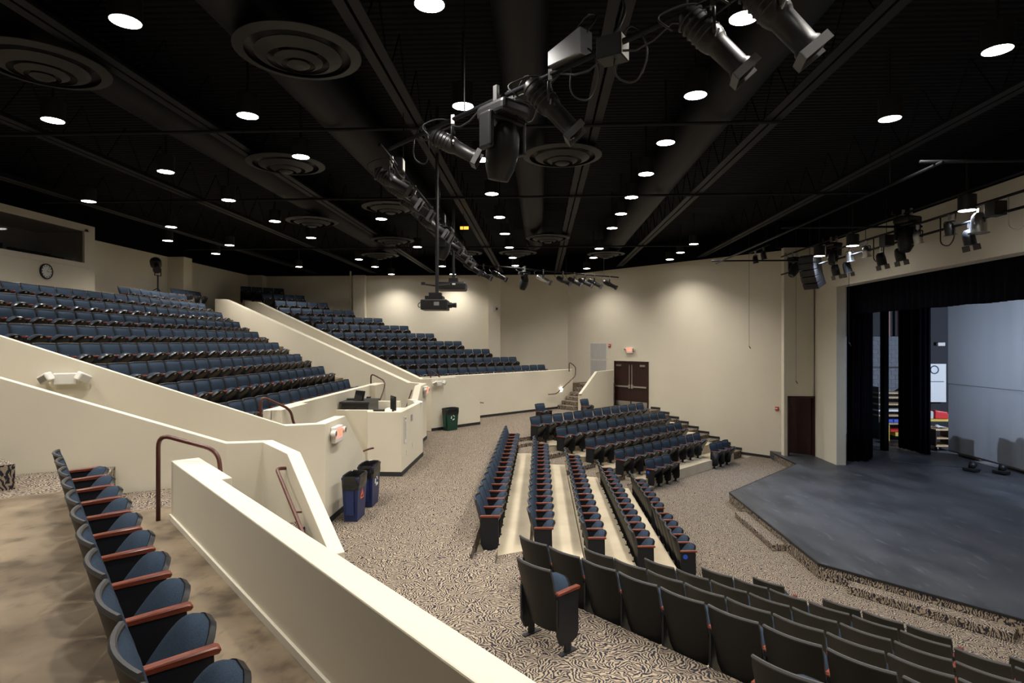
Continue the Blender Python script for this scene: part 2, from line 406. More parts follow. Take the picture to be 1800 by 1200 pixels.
dB = (v2((7.5,9.64))-v2(B)).normalized(); nB = Vector((dB.y,-dB.x)); nB = nB if nB.x < 0 else -nB
s0 = v2(B)+dB*.62+nB*.035; s1 = v2(B)+dB*3.0+nB*.035
step_box([tuple(s0),tuple(s1),tuple(s1+nB*.29),tuple(s0+nB*.29)], 'carpeted step box against the angled front edge of the stage')

# ------------------------------------------------------------------ room walls
CEIL, DECK = 6.67, 7.7
def slab(name, a, b, z0, z1, th, m='paint', side=1):
    o1 = offset_line([a,b], th*side)
    return struct(MB().prism([a,b,o1[1],o1[0]], z0, z1).build(name, m))
slab('wall_back', (-15.6,32.2), (-15.6,-3.5), -.2, CEIL, .3, side=-1)
slab('wall_side', (-15.6,31.75), (2.0,31.75), -.2, CEIL, .3)
slab('wall_angled', (1.36,31.84), (9.48,23.72), -1.9, CEIL, .3)
for nm, a, b in (('wall_upper_back',(-15.62,32.2),(-15.62,-3.5)),):
    slab(nm, a, b, CEIL, DECK, .3, 'paint_dark', -1)
slab('wall_upper_side', (-15.6,31.77), (2.0,31.77), CEIL, DECK, .3, 'paint_dark')
slab('wall_upper_angled', (1.37,31.86), (9.49,23.74), CEIL, DECK, .3, 'paint_dark')
slab('wall_behind', (-15.6,-3.4), (10.6,-3.4), -1.9, DECK, .3, 'paint', -1)
# pilasters and columns
def pil(x0, x1, y0, y1, n): bevel(struct(MB().box(x0,x1,y0,y1,-.1,CEIL).build('wall_pilaster_%d' % n, 'paint')), .01)
pil(-10.0,-9.35,31.45,31.8,1); pil(-2.75,-2.1,31.35,31.8,2); pil(-15.7,-14.85,31.2,31.8,3); pil(-15.7,-14.9,24.3,24.9,4)
tag(MB().tube([(-10.18,31.62,0),(-10.18,31.62,6.9)], .05, 8).build('drain_pipe', 'paint', smooth=True), 'cream painted vertical pipe beside a wall pilaster', 'pipe')
base_strip('baseboard_side', [(2.0,31.75),(-15.6,31.75)], .1, 0, 1)
# recess with the small stage door
DX0, DX1, DY = 9.35, 10.34, 23.05
rec = MB()
rec.box(9.2, DX0, DY, DY+.25, -1.9, CEIL); rec.box(DX1-.03, 10.36, DY, DY+.25, -1.9, CEIL); rec.box(DX0, DX1, DY, DY+.25, 1.05, CEIL)
struct(rec.build('wall_recess', 'paint'))
slab('wall_upper_recess', (9.0,23.05), (10.7,23.05), CEIL, DECK, .3, 'paint_dark')
slab('wall_pier', (10.36,21.42), (10.36,23.3), -1.25, CEIL, .3, side=-1)
# proscenium wall: header over the opening, pier faces
struct(MB().box(10.34,10.66,-3.5,21.44,5.09,CEIL).build('wall_proscenium_header', 'paint'))
struct(MB().box(10.34,10.66,-3.5,7.4,-1.9,5.09).build('wall_proscenium_near', 'paint'))
struct(MB().box(10.34,10.66,21.40,23.3,-1.25,5.12).build('wall_proscenium_pier', 'paint'))
struct(MB().box(10.30,10.72,7.4,21.44,5.03,5.13).build('trim_proscenium', 'paint'))
struct(MB().box(10.35,10.65,-3.5,23.4,CEIL,DECK).build('wall_upper_proscenium', 'paint_dark'))
# ceiling deck, stage house ceiling
struct(MB().box(-16,20,-3.6,32.2,DECK,DECK+.15).build('ceiling', 'ceiling'))
# stage house walls
struct(MB().box(10.6,20,28.6,28.9,-1.9,DECK).build('wall_stage_side', 'stage_wall'))
struct(MB().box(19.5,19.8,6,28.9,-1.9,DECK).build('wall_stage_rear', 'stage_wall'))
struct(MB().box(10.6,19.8,6.2,6.5,-1.9,DECK).build('wall_stage_near', 'stage_wall'))
bw = struct(MB().box(13.0,17.6,28.42,28.6,-1.2,3.35).build('wall_stage_block', 'stage_wall'))
blk = MB().box(0,.385,-.03,.03,0,.19).mesh('block', 'block')
for r in range(23):
    for c in range(12):
        x = 13.02+c*.395-(.2 if r % 2 else 0)
        if x < 12.95 or x > 17.25: continue
        o = link('block', blk, bw, (x, 28.415+random.uniform(-.004,.004), -1.19+r*.198))

# ------------------------------------------------------------------ free-standing walls of the upper tier
# parapet in front of the seats at the camera
def pp(name, poly, z0, z1): o = MB().prism(poly, z0, z1).build(name, 'paint'); struct(o); bevel(o, .01, 2); return o
uW = Vector((.680,-.733)); nW = Vector((.733,.680))
W1a = Vector((-4.17,6.56)); L1 = 9.2
def w1(t, o): q = W1a+uW*t+nW*o; return (q.x,q.y)
pp('wall_parapet_camera', [w1(0,0), w1(L1,0), w1(L1,.19), w1(1.34,.19), w1(1.34,.29), w1(0,.29)], 0, 1.76)
fascia([w1(0,-.0), w1(L1,-.0)], 'baseboard_parapet', 1.1, 1.16, 'white_trim', .02, -1)
# stair wall on the near side of the near passage
parapet('wall_passage_camera', [(-8.3,6.01),(-6.64,7.03),(-4.50,8.35),(-4.02,8.48),(-3.29,7.62),(-2.32,6.49)],
        [3.43,2.66,1.65,1.65,1.65,.75], 0, .17)
# wall between near passage and the middle block, running down to the desk
parapet('wall_passage_desk', [(-9.6,6.17),(-7.21,7.65),(-5.83,8.49),(-4.14,9.53),(-3.61,9.86),(-3.62,10.93),(-3.62,12.2)],
        [4.30,3.18,2.53,1.74,1.73,1.73,.76], 0, .2)
base_strip('baseboard_passage', [(-4.1,9.55),(-3.61,9.86),(-3.62,12.2)], .1, 0, -1)
# far passage: two walls
parapet('wall_far_passage_desk', [(-3.65,16.85),(-3.65,18.15),(-3.65,19.03),(-4.2,19.35),(-13.27,24.90),(-13.9,25.25)],
        [.76,1.76,1.78,1.79,4.92,4.95], 0, .2)
base_strip('baseboard_far_passage', [(-3.65,16.85),(-3.65,19.03)], .1, 0, -1)
parapet('wall_far_passage_block', [(-2.27,22.43),(-3.05,21.52),(-3.79,20.62),(-4.2,20.75),(-12.5,25.85),(-13.3,26.3)],
        [.82,1.84,1.84,1.80,4.86,4.95], 0, -.2)
base_strip('baseboard_far_guard', [(-2.27,22.43),(-3.79,20.62)], .1, 0, 1)
# front wall of the raised block beside the side wall
parapet('wall_block_front', [(-4.6,22.02),(-2.45,24.36),(1.55,28.75)], [1.78,1.78,1.80], 0, .2)
base_strip('baseboard_block_front', [(1.5,28.70),(-2.45,24.36),(-4.6,22.02)], .1, 0, 1)
# guard wall of the stair by the double doors
parapet('wall_stair_guard', [(1.70,27.20),(2.55,28.25),(3.45,29.40)], [.72,1.72,1.74], 0, -.14)
# front wall of the raised middle block
parapet('wall_middle_front', [(-4.88,10.65),(-4.88,18.0)], [1.86,1.86], 0, .17)
struct(MB().box(-4.9,-4.70,10.65,11.9,0,1.862).build('wall_middle_front_pier_1', 'paint'))
struct(MB().box(-4.9,-4.72,16.9,18.0,0,1.862).build('wall_middle_front_pier_2', 'paint'))
# desk enclosure
parapet('wall_desk', [(-5.0,14.02),(-4.12,14.02),(-4.0,13.66),(-3.21,13.66),(-3.21,16.2),(-3.65,16.85)], [1.48,1.48,1.48,1.48,1.48,1.48], 0, .14)
base_strip('baseboard_desk', [(-4.0,13.66),(-3.21,13.66),(-3.21,16.2)], .1, 0, -1)
struct(MB().box(-4.86,-3.35,14.1,16.6,0,.55).build('floor_desk', 'carpet'))
struct(MB().box(-4.75,-3.75,15.75,15.9,.55,1.52).build('wall_desk_partition', 'paint'))

# ---- raised seating floors
RC = [None]+[(-5.49-.97*i, 1.13+.36*i) for i in range(10)]      # middle block: seat centre line X, floor z
Y0c, Y1c = 5.0, 27.5
for i in range(1, 11):
    x, z = RC[i]; xb = x-.42; xf = RC[i][0]+.55 if i > 1 else -5.06
    y1 = 19.0+.60*(i-1)+.35; y0 = 9.35-.60*(i-1)
    if i > 1: xf = RC[i-1][0]-.42
    struct(MB().prism([(xb,y0-.55),(xf,y0),(xf,y1),(xb,y1+.55)], 0, z).build('floor_tier', 'concrete'))
# carpeted side aisle steps of the middle block (far side)
ast = struct(MB().prism([(-5.9,17.7),(-5.06,17.2),(-5.06,18.4),(-5.9,19.4)], 1.0, 1.14).build('floor_middle_aisle', 'carpet'))
for i in range(1, 9):
    x, z = RC[i]; xf = x+.15; y = 17.75+.60*(i-1)
    o = MB().prism([(xf-.57,y),(xf,y-.2),(xf,y+1.15),(xf-.57,y+1.5)], z-.3, z+.02).build('step', 'carpet', ast)
    o = MB().prism([(xf-.97,y+.2),(xf-.57,y),(xf-.57,y+1.5),(xf-.97,y+1.75)], z-.3, z+.2).build('step', 'carpet', ast)
# raised block by the side wall
tq, nq = Vector((.707,.707)), Vector((-.707,.707))
QB = [None]+[(Vector((-5.38,23.88))+nq*.97*i, 1.98+.382*i) for i in range(11)]     # back top line, height of back tops
def qpt(i, t, o): q = QB[i][0]+tq*t+nq*o; return (q.x,q.y)
for i in range(1, 12):
    def hit_wall(p):      # extend to Y = 31.75
        p = v2(p); return tuple(p+tq*((29.75-p.y)/tq.y))
    a, b_ = qpt(i,-3.2,.14), qpt(i,-3.2,-.83 if i > 1 else -1.5)
    def hit_pass(p):      # back to the passage wall
        p = v2(p); n_ = Vector((.52,.85)); c_ = v2((-4.2,21.05)).dot(n_); return tuple(p+tq*((c_-p.dot(n_))/tq.dot(n_)))
    a = hit_pass(qpt(i,0,.14)); b_ = hit_pass(qpt(i,0,-.83 if i > 1 else -1.3))
    struct(MB().prism([a, b_, hit_wall(b_), hit_wall(a)], 0, QB[i][1]-.86).build('floor_tier_side', 'concrete'))
# stair by the double doors
sd = struct(MB().prism([(.6,27.6),(1.75,26.95),(3.3,29.0),(2.4,29.9)], -.05, .002).build('floor_stairs_doors', 'carpet'))
tW6 = Vector((.673,.74)); nW6 = Vector((-.74,.673))
for k in range(6):
    p = Vector((1.62,27.2))+tW6*(.30*k-.12)
    o = MB().prism([tuple(p), tuple(p+nW6*1.02), tuple(p+nW6*1.02+tW6*(.3 if k < 5 else 1.6)), tuple(p+tW6*(.3 if k < 5 else 1.6))], 0, .185*(k+1)).build('step', 'carpet', sd); bevel(o, .015, 2)

# ---- camera block floors
cA = Vector((-4.81,6.35))                 # arm front of the far end seat
cu, cfc = Vector((.672,-.741)), Vector((.741,.672))     # along the row towards the camera side, facing
def cpt(t, o): q = cA+cu*t+cfc*o; return (q.x,q.y)
RISER = -.33
struct(MB().prism([cpt(-.35,RISER), cpt(9.5,RISER), w1(L1,.05), w1(0,.05), cpt(-.35,.9)], .2, 1.1).build('floor_camera_row', 'concrete'))
struct(MB().prism([cpt(-.3,RISER), cpt(9.5,RISER), cpt(9.5,RISER-1.0), cpt(-.3,RISER-1.0)], .2, 1.46).build('floor_camera_row_2', 'concrete'))
struct(MB().prism([cpt(-.3,RISER-1.0), cpt(9.5,RISER-1.0), cpt(9.5,RISER-3.0), cpt(-.3,RISER-3.0)], .2, 1.82).build('floor_camera_row_3', 'concrete'))
ca_ = struct(MB().prism([cpt(-.35,-.05), cpt(-.35,1.0), (-3.9,7.5), (-4.45,8.32), (-5.6,7.6)], .2, 1.098).build('floor_camera_aisle', 'carpet'))
MB().prism([cpt(-.28,RISER-1.0), cpt(-.28,RISER+.3), (-5.6,7.62), (-6.6,7.02), (-6.9,6.6)], .2, 1.459).build('step', 'carpet', ca_)
MB().prism([(-5.86,6.40),(-6.75,7.0),(-8.2,6.05),(-7.0,4.9)], .3, 1.74).build('step', 'carpet', ca_)
sv = struct(MB().prism([(-4.3,7.0),(-3.6,7.9),(-1.7,6.0),(-2.4,5.0)], -.05, .003).build('floor_stairs_camera', 'carpet'))
for k in range(6):
    t0, t1 = .45+.29*k, .45+.29*(k+1)
    MB().prism([w1(t0,.30), w1(t1,.30), w1(t1,1.25), w1(t0,1.25)], 0, 1.1-.183*(k+1)+.02).build('step', 'carpet', sv)

# ------------------------------------------------------------------ theatre seats
# local frame: origin on the floor under the seat, +X the way the seat faces, seat pitch along Y
def shell_pt(u, v, d=0):
    z = .20+.66*v; hw = .222+.034*v
    if v > .93: hw -= .012*((v-.93)/.07)**2
    if v < .12: hw -= .03*((.12-v)/.12)**2
    x = -.115-.155*v**1.15+.052*u*u
    return (x+d, u*hw, z+.006*(1-u*u)*(v > .9))
def make_shell():
    mb = MB(); nu, nv = 10, 8
    mb.grid(lambda a,b: shell_pt(2*a-1, b, 0), nu, nv, 0, True)
    mb.grid(lambda a,b: shell_pt(2*a-1, b, .022), nu, nv, 0)
    w = nu+1; off = w*(nv+1)
    rim = [i for i in range(w)]+[j*w+nu for j in range(1,nv+1)]+[nv*w+i for i in range(nu-1,-1,-1)]+[j*w for j in range(nv-1,0,-1)]
    for k in range(len(rim)):
        a, b = rim[k], rim[(k+1)%len(rim)]; mb.f.append((a,b,b+off,a+off)); mb.m.append(1)
    # rolled top edge
    mb.tube([shell_pt(2*i/10-1, 1, .011) for i in range(11)], .015, 6, 1)
    return mb.mesh('back_shell', ['shell','edge'], True)
def make_back_cushion():
    mb = MB(); nu, nv = 10, 9
    def pt(a, b):
        u, v = (2*a-1)*.955, .16+.815*b
        e = (1-abs(2*a-1)**5)*(1-abs(2*b-1)**7)
        p = shell_pt(u, v, .024+.048*e); return p
    mb.grid(pt, nu, nv, 0)
    w = nu+1
    rim = [i for i in range(w)]+[j*w+nu for j in range(1,nv+1)]+[nv*w+i for i in range(nu-1,-1,-1)]+[j*w for j in range(nv-1,0,-1)]
    o = len(mb.v)
    for r_ in rim: x,y,z = mb.v[r_]; mb.v.append((x-.006,y,z))
    for k in range(len(rim)):
        mb.f.append((rim[k], rim[(k+1)%len(rim)], o+(k+1)%len(rim), o+k)); mb.m.append(0)
    return mb.mesh('back_cushion', 'fabric', 'all')
TILT = math.radians(55)
SEATX = Matrix.Translation((-.06,0,.305)) @ Matrix.Rotation(-TILT, 4, 'Y')
def seat_hw(s): return .226*(1-max(0,(s-.30)/.715)**2.5)**.5 if s < 1.019 else .02
def make_seat():
    mb = MB(); nu, nv = 10, 12
    def pt(a, b):
        u, s = 2*a-1, 1-(1-b)**1.7; hw = max(.02, seat_hw(s)*.985)
        e = (1-abs(u)**4)*(1-abs(2*s-1)**6)
        return (s*.43, u*hw, .018+.075*e**.6)
    mb.grid(pt, nu, nv, 0)
    def pb(a, b): u = 2*a-1; b = 1-(1-b)**1.7; return (b*.43, u*max(.02, seat_hw(b)*.985), .012)
    mb.grid(pb, nu, nv, 0, True); w = nu+1; off = w*(nv+1)
    rim = [i for i in range(w)]+[j*w+nu for j in range(1,nv+1)]+[nv*w+i for i in range(nu-1,-1,-1)]+[j*w for j in range(nv-1,0,-1)]
    for k in range(len(rim)):
        a, b = rim[k], rim[(k+1)%len(rim)]; mb.f.append((a,b,b+off,a+off)); mb.m.append(0)
    return mb.xf(SEATX).mesh('seat_cushion', 'fabric', 'all')
def make_pan():
    mb = MB(); nu, nv = 8, 8
    cv = lambda b: 1-(1-b)**1.7
    lo = lambda a,b: (cv(b)*.437, (2*a-1)*max(.02, seat_hw(cv(b))), -.022-.02*(1-(2*a-1)**4)*(1-abs(2*cv(b)-1)**4))
    hi = lambda a,b: (cv(b)*.437, (2*a-1)*max(.02, seat_hw(cv(b))), .012)
    mb.grid(hi, nu, nv, 0); mb.grid(lo, nu, nv, 0, True); w = nu+1; off = w*(nv+1)
    rim = [i for i in range(w)]+[j*w+nu for j in range(1,nv+1)]+[nv*w+i for i in range(nu-1,-1,-1)]+[j*w for j in range(nv-1,0,-1)]
    for k in range(len(rim)):
        a, b = rim[k], rim[(k+1)%len(rim)]; mb.f.append((a,b,b+off,a+off)); mb.m.append(0)
    mb.box(.395,.425,-.025,.025,-.034,-.02,1)
    return mb.xf(SEATX).mesh('seat_pan', ['pan','chrome'], True)
def make_arm(side):
    y = side*.265; prof = [(-.14,.603),(-.145,.618),(-.135,.632),(.155,.642),(.172,.634),(.175,.62),(.165,.606)]
    mb = MB(); n = len(prof); vs = []
    for yy, sc_ in ((-.027,.96),(-.021,1),(.021,1),(.027,.96)):
        for x,z in prof: vs.append((.015+(x-.015)*sc_, y+yy, .62+(z-.62)*(sc_ if sc_ == 1 else .7)))
    fs = [(j*n+i, j*n+(i+1)%n, (j+1)*n+(i+1)%n, (j+1)*n+i) for j in range(3) for i in range(n)]
    fs += [tuple(range(n)), tuple(range(3*n,4*n))[::-1]]
    mb.add(vs, fs); return mb.mesh('armrest', 'wood', True)
def make_standard(side):
    y = side*.265; mb = MB()
    pr = [(-.125,.605),(.145,.615),(.155,.22),(.135,.13),(.07,.10),(-.09,.10),(-.135,.2)]
    n = len(pr); mb.add([(x,y-.017,z) for x,z in pr]+[(x,y+.017,z) for x,z in pr],
        [tuple(range(n)), tuple(range(n,2*n))[::-1]]+[(i,i+n,(i+1)%n+n,(i+1)%n) for i in range(n)])
    mb.box(-.03,.045,y-.014,y+.014,.01,.11); mb.box(-.10,.13,y-.028,y+.028,0,.012)
    mb.box(-.14,-.1,y-.012,y+.012,.3,.56)
    return mb.mesh('side_standard', 'standard', True)
ME = dict(shell=make_shell(), back=make_back_cushion(), seat=make_seat(), pan=make_pan(),
          armR=make_arm(-1), armL=make_arm(1), stdR=make_standard(-1), stdL=make_standard(1))
badge_me = MB().lathe([(0,0),(.045,0),(.045,.006),(0,.006)], 14, axis='y').mesh('accessible_badge', 'badge')
SEATS = []     # (distance, x, y, z, heading, both arms, label, group, badge)
def seat(x, y, z, ang, both, label, group, badge=0):
    SEATS.append((math.hypot(x, y), x, y, z, ang, both, label, group, badge))
def in_view(x, y, z, m=70):
    xc = x*math.cos(YAW)+y*math.sin(YAW); zc = -x*math.sin(YAW)+y*math.cos(YAW)
    if zc < .4: return False
    px = 900+FOC*xc/zc; py = 601+FOC*(EYE-z-.7)/zc
    return -m < px < 1800+m and py < 1200+2.2*m
def ang(v): return math.atan2(v.y, v.x)
ROWF = [None,'back','fourth','third','second','front']
# lower middle block
counts = [None,(9.30,17.68,16),(9.77,17.79,16),(10.29,17.68,15),(10.84,17.47,14),(11.53,17.47,12)]
for i in range(1, 6):
    a, b, n = counts[i]; p = (b-a)/n
    for k in range(n):
        if i == 5 and k == 5: continue
        both = (k == n-1) or (i == 5 and k == 4)
        seat(XM[i], a+(k+.5)*p, FL[i], 0, both,
             'blue tip-up theatre seat, %s from the brick-toned aisle steps near black seats, %s row' % (ORD[k+1], ROWF[i]) if False else
             'blue tip-up seat, %s from the lone black chair end, %s row before the sound desk' % (ORD[k+1], ROWF[i]),
             'seats of the lower middle block', 1 if (i == 5 and k in (0, 6)) else 0)
# lower far block beside the double doors
fcount = [None,12,12,11,10,0]; fp = [None,.561,.555,.548,.55,.53]
for i in range(1, 5):
    for k in range(fcount[i]):
        q = v2(FB[i])+tf*((k+.5)*fp[i])+ff*.27
        seat(q.x, q.y, FL[i], ang(ff), k == fcount[i]-1, 'blue tip-up seat, %s from the stepped aisle, %s row below the double doors' % (ORD[k+1], ROWF[i]), 'seats of the lower block by the doors')
for gk, (t0, n) in enumerate(((.1,3),(4.35,3))):
    for k in range(n):
        q = v2((3.17,19.0))+tf*(t0+(k+.5)*.50)+ff*.27
        seat(q.x, q.y, FL[5], ang(ff), k == n-1, 'blue tip-up seat, %s of three in the front row group %s' % (ORD[k+1], 'next to the wall steps' if gk else 'next to the stepped aisle'), 'front row seats by the doors', 1 if k == 0 else 0)
# lower near block, seen from behind
ncount = [None,14,14,14,13,12]; npitch = [None,.533,.52,.525,.527,.53]
for i in range(1, 6):
    for k in range(ncount[i]):
        if i == 5 and k in (1, 5): continue
        q = v2(NB[i])+tn*((k+.5)*npitch[i])+fn*.27
        if not in_view(q.x, q.y, FL[i]): continue
        seat(q.x, q.y, FL[i], ang(fn), k == 0 or (i == 5 and k in (2, 6)), 'dark-backed theatre seat, %s from the stepped aisle, %s row below the low wall' % (ORD[k+1], ROWF[i]), 'seats of the lower block below the low wall')
# loose seats on the cross aisle
for (x, y, v_, lab) in ((.08,6.17,fn,'lone black-backed seat with two mahogany armrests on the patterned carpet'),
                      (1.83,4.31,fn,'dark-backed seat on the aisle carpet behind the back row of black seats'),
                      (.12,21.50,ff,'lone blue seat on the aisle carpet before the long cream wall'),
                      (1.85,23.32,ff,'lone blue seat on the carpet before the sloped stair guard wall')):
    seat(x, y, 0, ang(v_), True, lab, None)
# row at the camera
for k in range(12):
    q = cA+cu*((k+.5)*.559)-cfc*.18
    if k > 10: continue
    seat(q.x, q.y, 1.1, ang(cfc), k == 0, 'blue tip-up seat behind the low wall, %s from the brown loop handrail' % ORD[k+1], 'seats behind the low wall')
# raised middle block
RYE = [None,17.5,18.07,18.66,19.24,19.84,20.46,21.09,21.7,22.1]
for i in range(1, 10):
    x, z = RC[i]; k = 0
    while True:
        y = RYE[i]-(k+.5)*.53
        if y < 9.9-.6*(i-1) or not in_view(x, y, z) or (i == 9 and y < 18.4): break
        seat(x, y, z, 0, k == 0, 'blue tip-up seat, %s from the double sloping wall, %s row above the sound desk' % (ORD[k+1], ORD[i]), 'seats of the raised middle block')
        k += 1
for k in range(4):
    seat(-14.35, 23.1+.53*k, 4.36, 0, k == 3, 'dark seat in the topmost row by the back wall column, %s from the spotlight' % ORD[k+1], 'seats of the raised middle block')
# raised block by the side wall
QE = [None,(.17,29.43),(-1.23,29.40),(-2.56,29.44),(-3.94,29.43),(-5.31,29.43),(-6.61,29.51),(-7.94,29.56),(-9.37,29.5),(-10.69,29.55),(-11.93,29.67),(-13.09,29.88)]
nP = Vector((.52,.85)); cP = v2((-4.2,20.95)).dot(nP)
for i in range(1, 12):
    e = v2(QE[i]); k = 0
    base_ = QB[i][0]; e = base_+tq*((e-base_).dot(tq))
    while True:
        q = e-tq*((k+.5)*.535)-nq*.27
        if q.dot(nP)-cP < 1.05 or q.x < -15.0 or k > 22: break
        seat(q.x, q.y, QB[i][1]-.86, ang(-nq), k == 0, 'blue tip-up seat, %s from the side wall, %s row behind the long cream wall' % (ORD[k+1], ORD[i]), 'seats of the raised block by the side wall')
        k += 1
SEATS.sort(key=lambda s_: s_[0])
def add_seat(s_):
    d, x, y, z, a, both, lab, grp, bd = s_
    r = thing('theatre_seat', lab, 'theatre seat', (x,y,z), a, grp)
    link('back_shell', ME['shell'], r); link('back_cushion', ME['back'], r)
    sc_ = link('seat_cushion', ME['seat'], r); link('seat_pan', ME['pan'], sc_)
    link('armrest', ME['armR'], r); link('side_standard', ME['stdR'], r)
    if both: link('armrest', ME['armL'], r); link('side_standard', ME['stdL'], r)
    if bd: link('accessible_badge', badge_me, r, (-.05,-.298,.52))
for s_ in SEATS[:300]: add_seat(s_)
rest = SEATS[300:]
if rest:
    allv, allf, allm = [], [], []
    mats = ['shell','edge','fabric','pan','chrome','wood','standard']
    def grab(me, off):
        return [tuple(v.co) for v in me.vertices], [tuple(p.vertices) for p in me.polygons], [off[p.material_index] for p in me.polygons]
    parts = [grab(ME['shell'],[0,1]), grab(ME['back'],[2]), grab(ME['seat'],[2]), grab(ME['pan'],[3,4]), grab(ME['armR'],[5]), grab(ME['stdR'],[6])]
    for s_ in rest:
        mt = Matrix.Translation(s_[1:4]) @ Matrix.Rotation(s_[4], 4, 'Z')
        for vs, fs, ms in parts:
            o = len(allv); allv += [tuple(mt @ Vector(v)) for v in vs]; allf += [tuple(i+o for i in f) for f in fs]; allm += ms
    mb = MB(); mb.v, mb.f, mb.m = allv, allf, allm
    o = mb.build('distant_theatre_seats', mats, smooth='all', fix=False); o['kind'] = 'stuff'
    tag(o, 'remaining blue theatre seats in the topmost and farthest rows', 'theatre seats')
print('SEATS', len(SEATS))

# ------------------------------------------------------------------ ceiling: joists, ducts, diffusers, lamps
jl = ['over the double sloping wall','over the sound desk','over the cross aisle','over the lower middle block','over the stage edge','over the raised middle block','over the control booth side']
for k, (x, lab) in enumerate(((-5.7,jl[0]),(-2.1,jl[1]),(.88,jl[2]),(3.85,jl[3]),(6.95,jl[4]),(-8.9,jl[5]),(-12.1,jl[6]))):
    t = thing('ceiling_joist', 'dark twin-angle steel joist chord running %s' % lab, 'joist', (x,14,6.78), 0, 'ceiling joists')
    for s in (-1, 1):
        MB().box(s*.085-.065,s*.085+.065,-17.3,17.6,0,.02).box(s*.03-.008,s*.03+.008,-17.3,17.6,.02,.13).build('joist_angle', 'beam', t)
    MB().tube([(0,-17.2+j*.6,.04 if j % 2 else .90) for j in range(58)], .012, 5).build('joist_web', 'ceiling', t)
for x, z, r, y0, y1, lab in ((-.25,7.22,.36,2,24.5,'above the cross aisle lamps'),(3.0,7.22,.42,1,26,'above the lower middle block lamps'),(-3.55,7.2,.42,2,25,'above the sound desk'),(-6.6,7.2,.36,2,26,'above the raised middle block')):
    tag(MB().tube([(x,y0,z),(x,y1,z)], r, 20).build('air_duct', 'duct', smooth=True), 'dark painted round air duct %s' % lab, 'duct', 'air ducts')
DIF = [(-3.0,7.28),(.42,11.54),(-5.13,11.83),(-6.45,7.45),(-3.99,15.76),(-6.77,17.45),(-5.21,20.84),(-6.62,24.4),(.25,20.63),(2.67,24.52),(-3.1,23.93),(-.9,24.0)]
DLAB = ['by the pipe of stage lights','above the moving stage light','above the passage wall','above the seats behind the low wall','above the desk stairs','above the raised middle seats','beyond the pipe of stage lights','near the side wall lamps','above the far aisle steps','above the double doors end','above the ceiling projectors','between two joists near the side wall']
def ring(r0, r1, z0, z1, th=.012): return [(r0,z0),(r1,z1),(r1,z1+th),(r0,z0+th),(r0,z0)]
dproto = None
for k, (x, y) in enumerate(DIF):
    lab = 'round dark stepped-ring air diffuser %s' % DLAB[k]
    if dproto is None:
        t = dproto = thing('air_diffuser', lab, 'diffuser', (x,y,6.65), 0, 'ceiling diffusers')
        MB().lathe(ring(.63,.76,.0,.03), 40).build('outer_ring', 'diffuser', t, True)
        MB().lathe(ring(.37,.52,-.07,-.005), 36).build('middle_ring', 'diffuser', t, True)
        MB().lathe(ring(.20,.29,-.115,-.065), 28).build('inner_ring', 'diffuser', t, True)
        MB().lathe([(0,-.135),(.10,-.14),(.14,-.115),(.13,-.08)], 20).build('centre_cap', 'diffuser', t, True)
        MB().lathe([(.76,.035),(.60,.09),(.26,.10),(.24,.19)], 32).build('neck', 'black', t, True)
    else: dup(dproto, (x,y,6.65), None, lab)
LROWS = [(5.48,[1.0,3.1,5.2,7.44,9.65,11.9,14.1,16.4,21.65,23.69,25.63],'along the stage edge',6.6),
 (2.2,[.4,2.4,4.5,6.57,8.6,10.62,12.58,14.59,16.46,18.5,22.54,24.96,28.62],'over the lower middle block',6.6),
 (-1.15,[3.5,6.15,8.83,11.44,14.09,16.74,19.31,22.11,24.81,27.4],'over the cross aisle',6.6),
 (-4.53,[3.6,6.32,9.05,11.1,16.82,21.82,27.45,30.7],'over the sound desk',6.6),
 (-7.7,[3.8,6.45,9.09,11.94,14.41,16.99,19.74,25.01,27.51,30.55],'over the raised middle block',6.6),
 (-11.24,[4.5,7.8,11.1,14.36,17.68,21.11,27.33],'over the upper raised rows',6.6),
 (-12.87,[20.06,23.12],'by the back wall',6.6),
 (8.92,[12.94,17.53,19.57],'over the stage front',5.85)]
skip = {(5.48,11.9),(5.48,14.1),(5.48,16.4)}
lproto = None
for x, ys, lab, z in LROWS:
    k = ko = 0
    for y in ys:
        if (x, y) in skip: continue
        zc_ = -x*math.sin(YAW)+y*math.cos(YAW); xc_ = x*math.cos(YAW)+y*math.sin(YAW)
        seen = zc_ > .5 and abs(FOC*xc_/zc_) < 905 and 601-FOC*(z-EYE)/zc_ > -12
        if seen: k += 1; L_ = 'glowing can downlight, %s from the low wall, row %s' % (ORD[k], lab)
        else: ko += 1; L_ = '%s can downlight past the low wall end of the row %s' % (ORD[ko], lab)
        if lproto is None:
            lproto = t = thing('can_downlight', L_, 'downlight', (x,y,z), 0, 'ceiling downlights')
            MB().lathe([(.155,0),(.165,.0),(.165,.32),(.02,.34),(.02,1.15)], 24).build('can', 'black', t, True)
            MB().lathe([(.155,0),(.14,.05),(.0,.055)], 24).build('lens', 'lamp', t, True)
        else: dup(lproto, (x,y,z), None, L_)
        nm_ = 'downlight_lamp' if seen else 'downlight_lamp_%d_offscreen' % (1000+int(x*10)*100+int(y*10))
        if z < 6: spot((x,y,z-.01), (x,y,0), LAMP_W*2.2, STAGE_COL, 95, 1.0, .12, nm_)     # cool white pendants over the stage front
        else: spot((x,y,z-.01), (x,y,0), LAMP_W, LAMP_COL, 132, 1.0, .12, nm_)
for y, z, x0, x1 in ((10.1,6.745,-13,4),(15.0,6.745,-13,8),(22.9,6.745,-14,6)):
    tag(MB().tube([(x0,y,z),(x1,y,z)], .03, 8).build('sprinkler_pipe', 'beam', smooth=True), 'thin dark sprinkler pipe crossing the joists %s' % ('above the moving light' if y < 11 else 'above the desk' if y < 16 else 'near the projector'), 'pipe', 'sprinkler pipes')

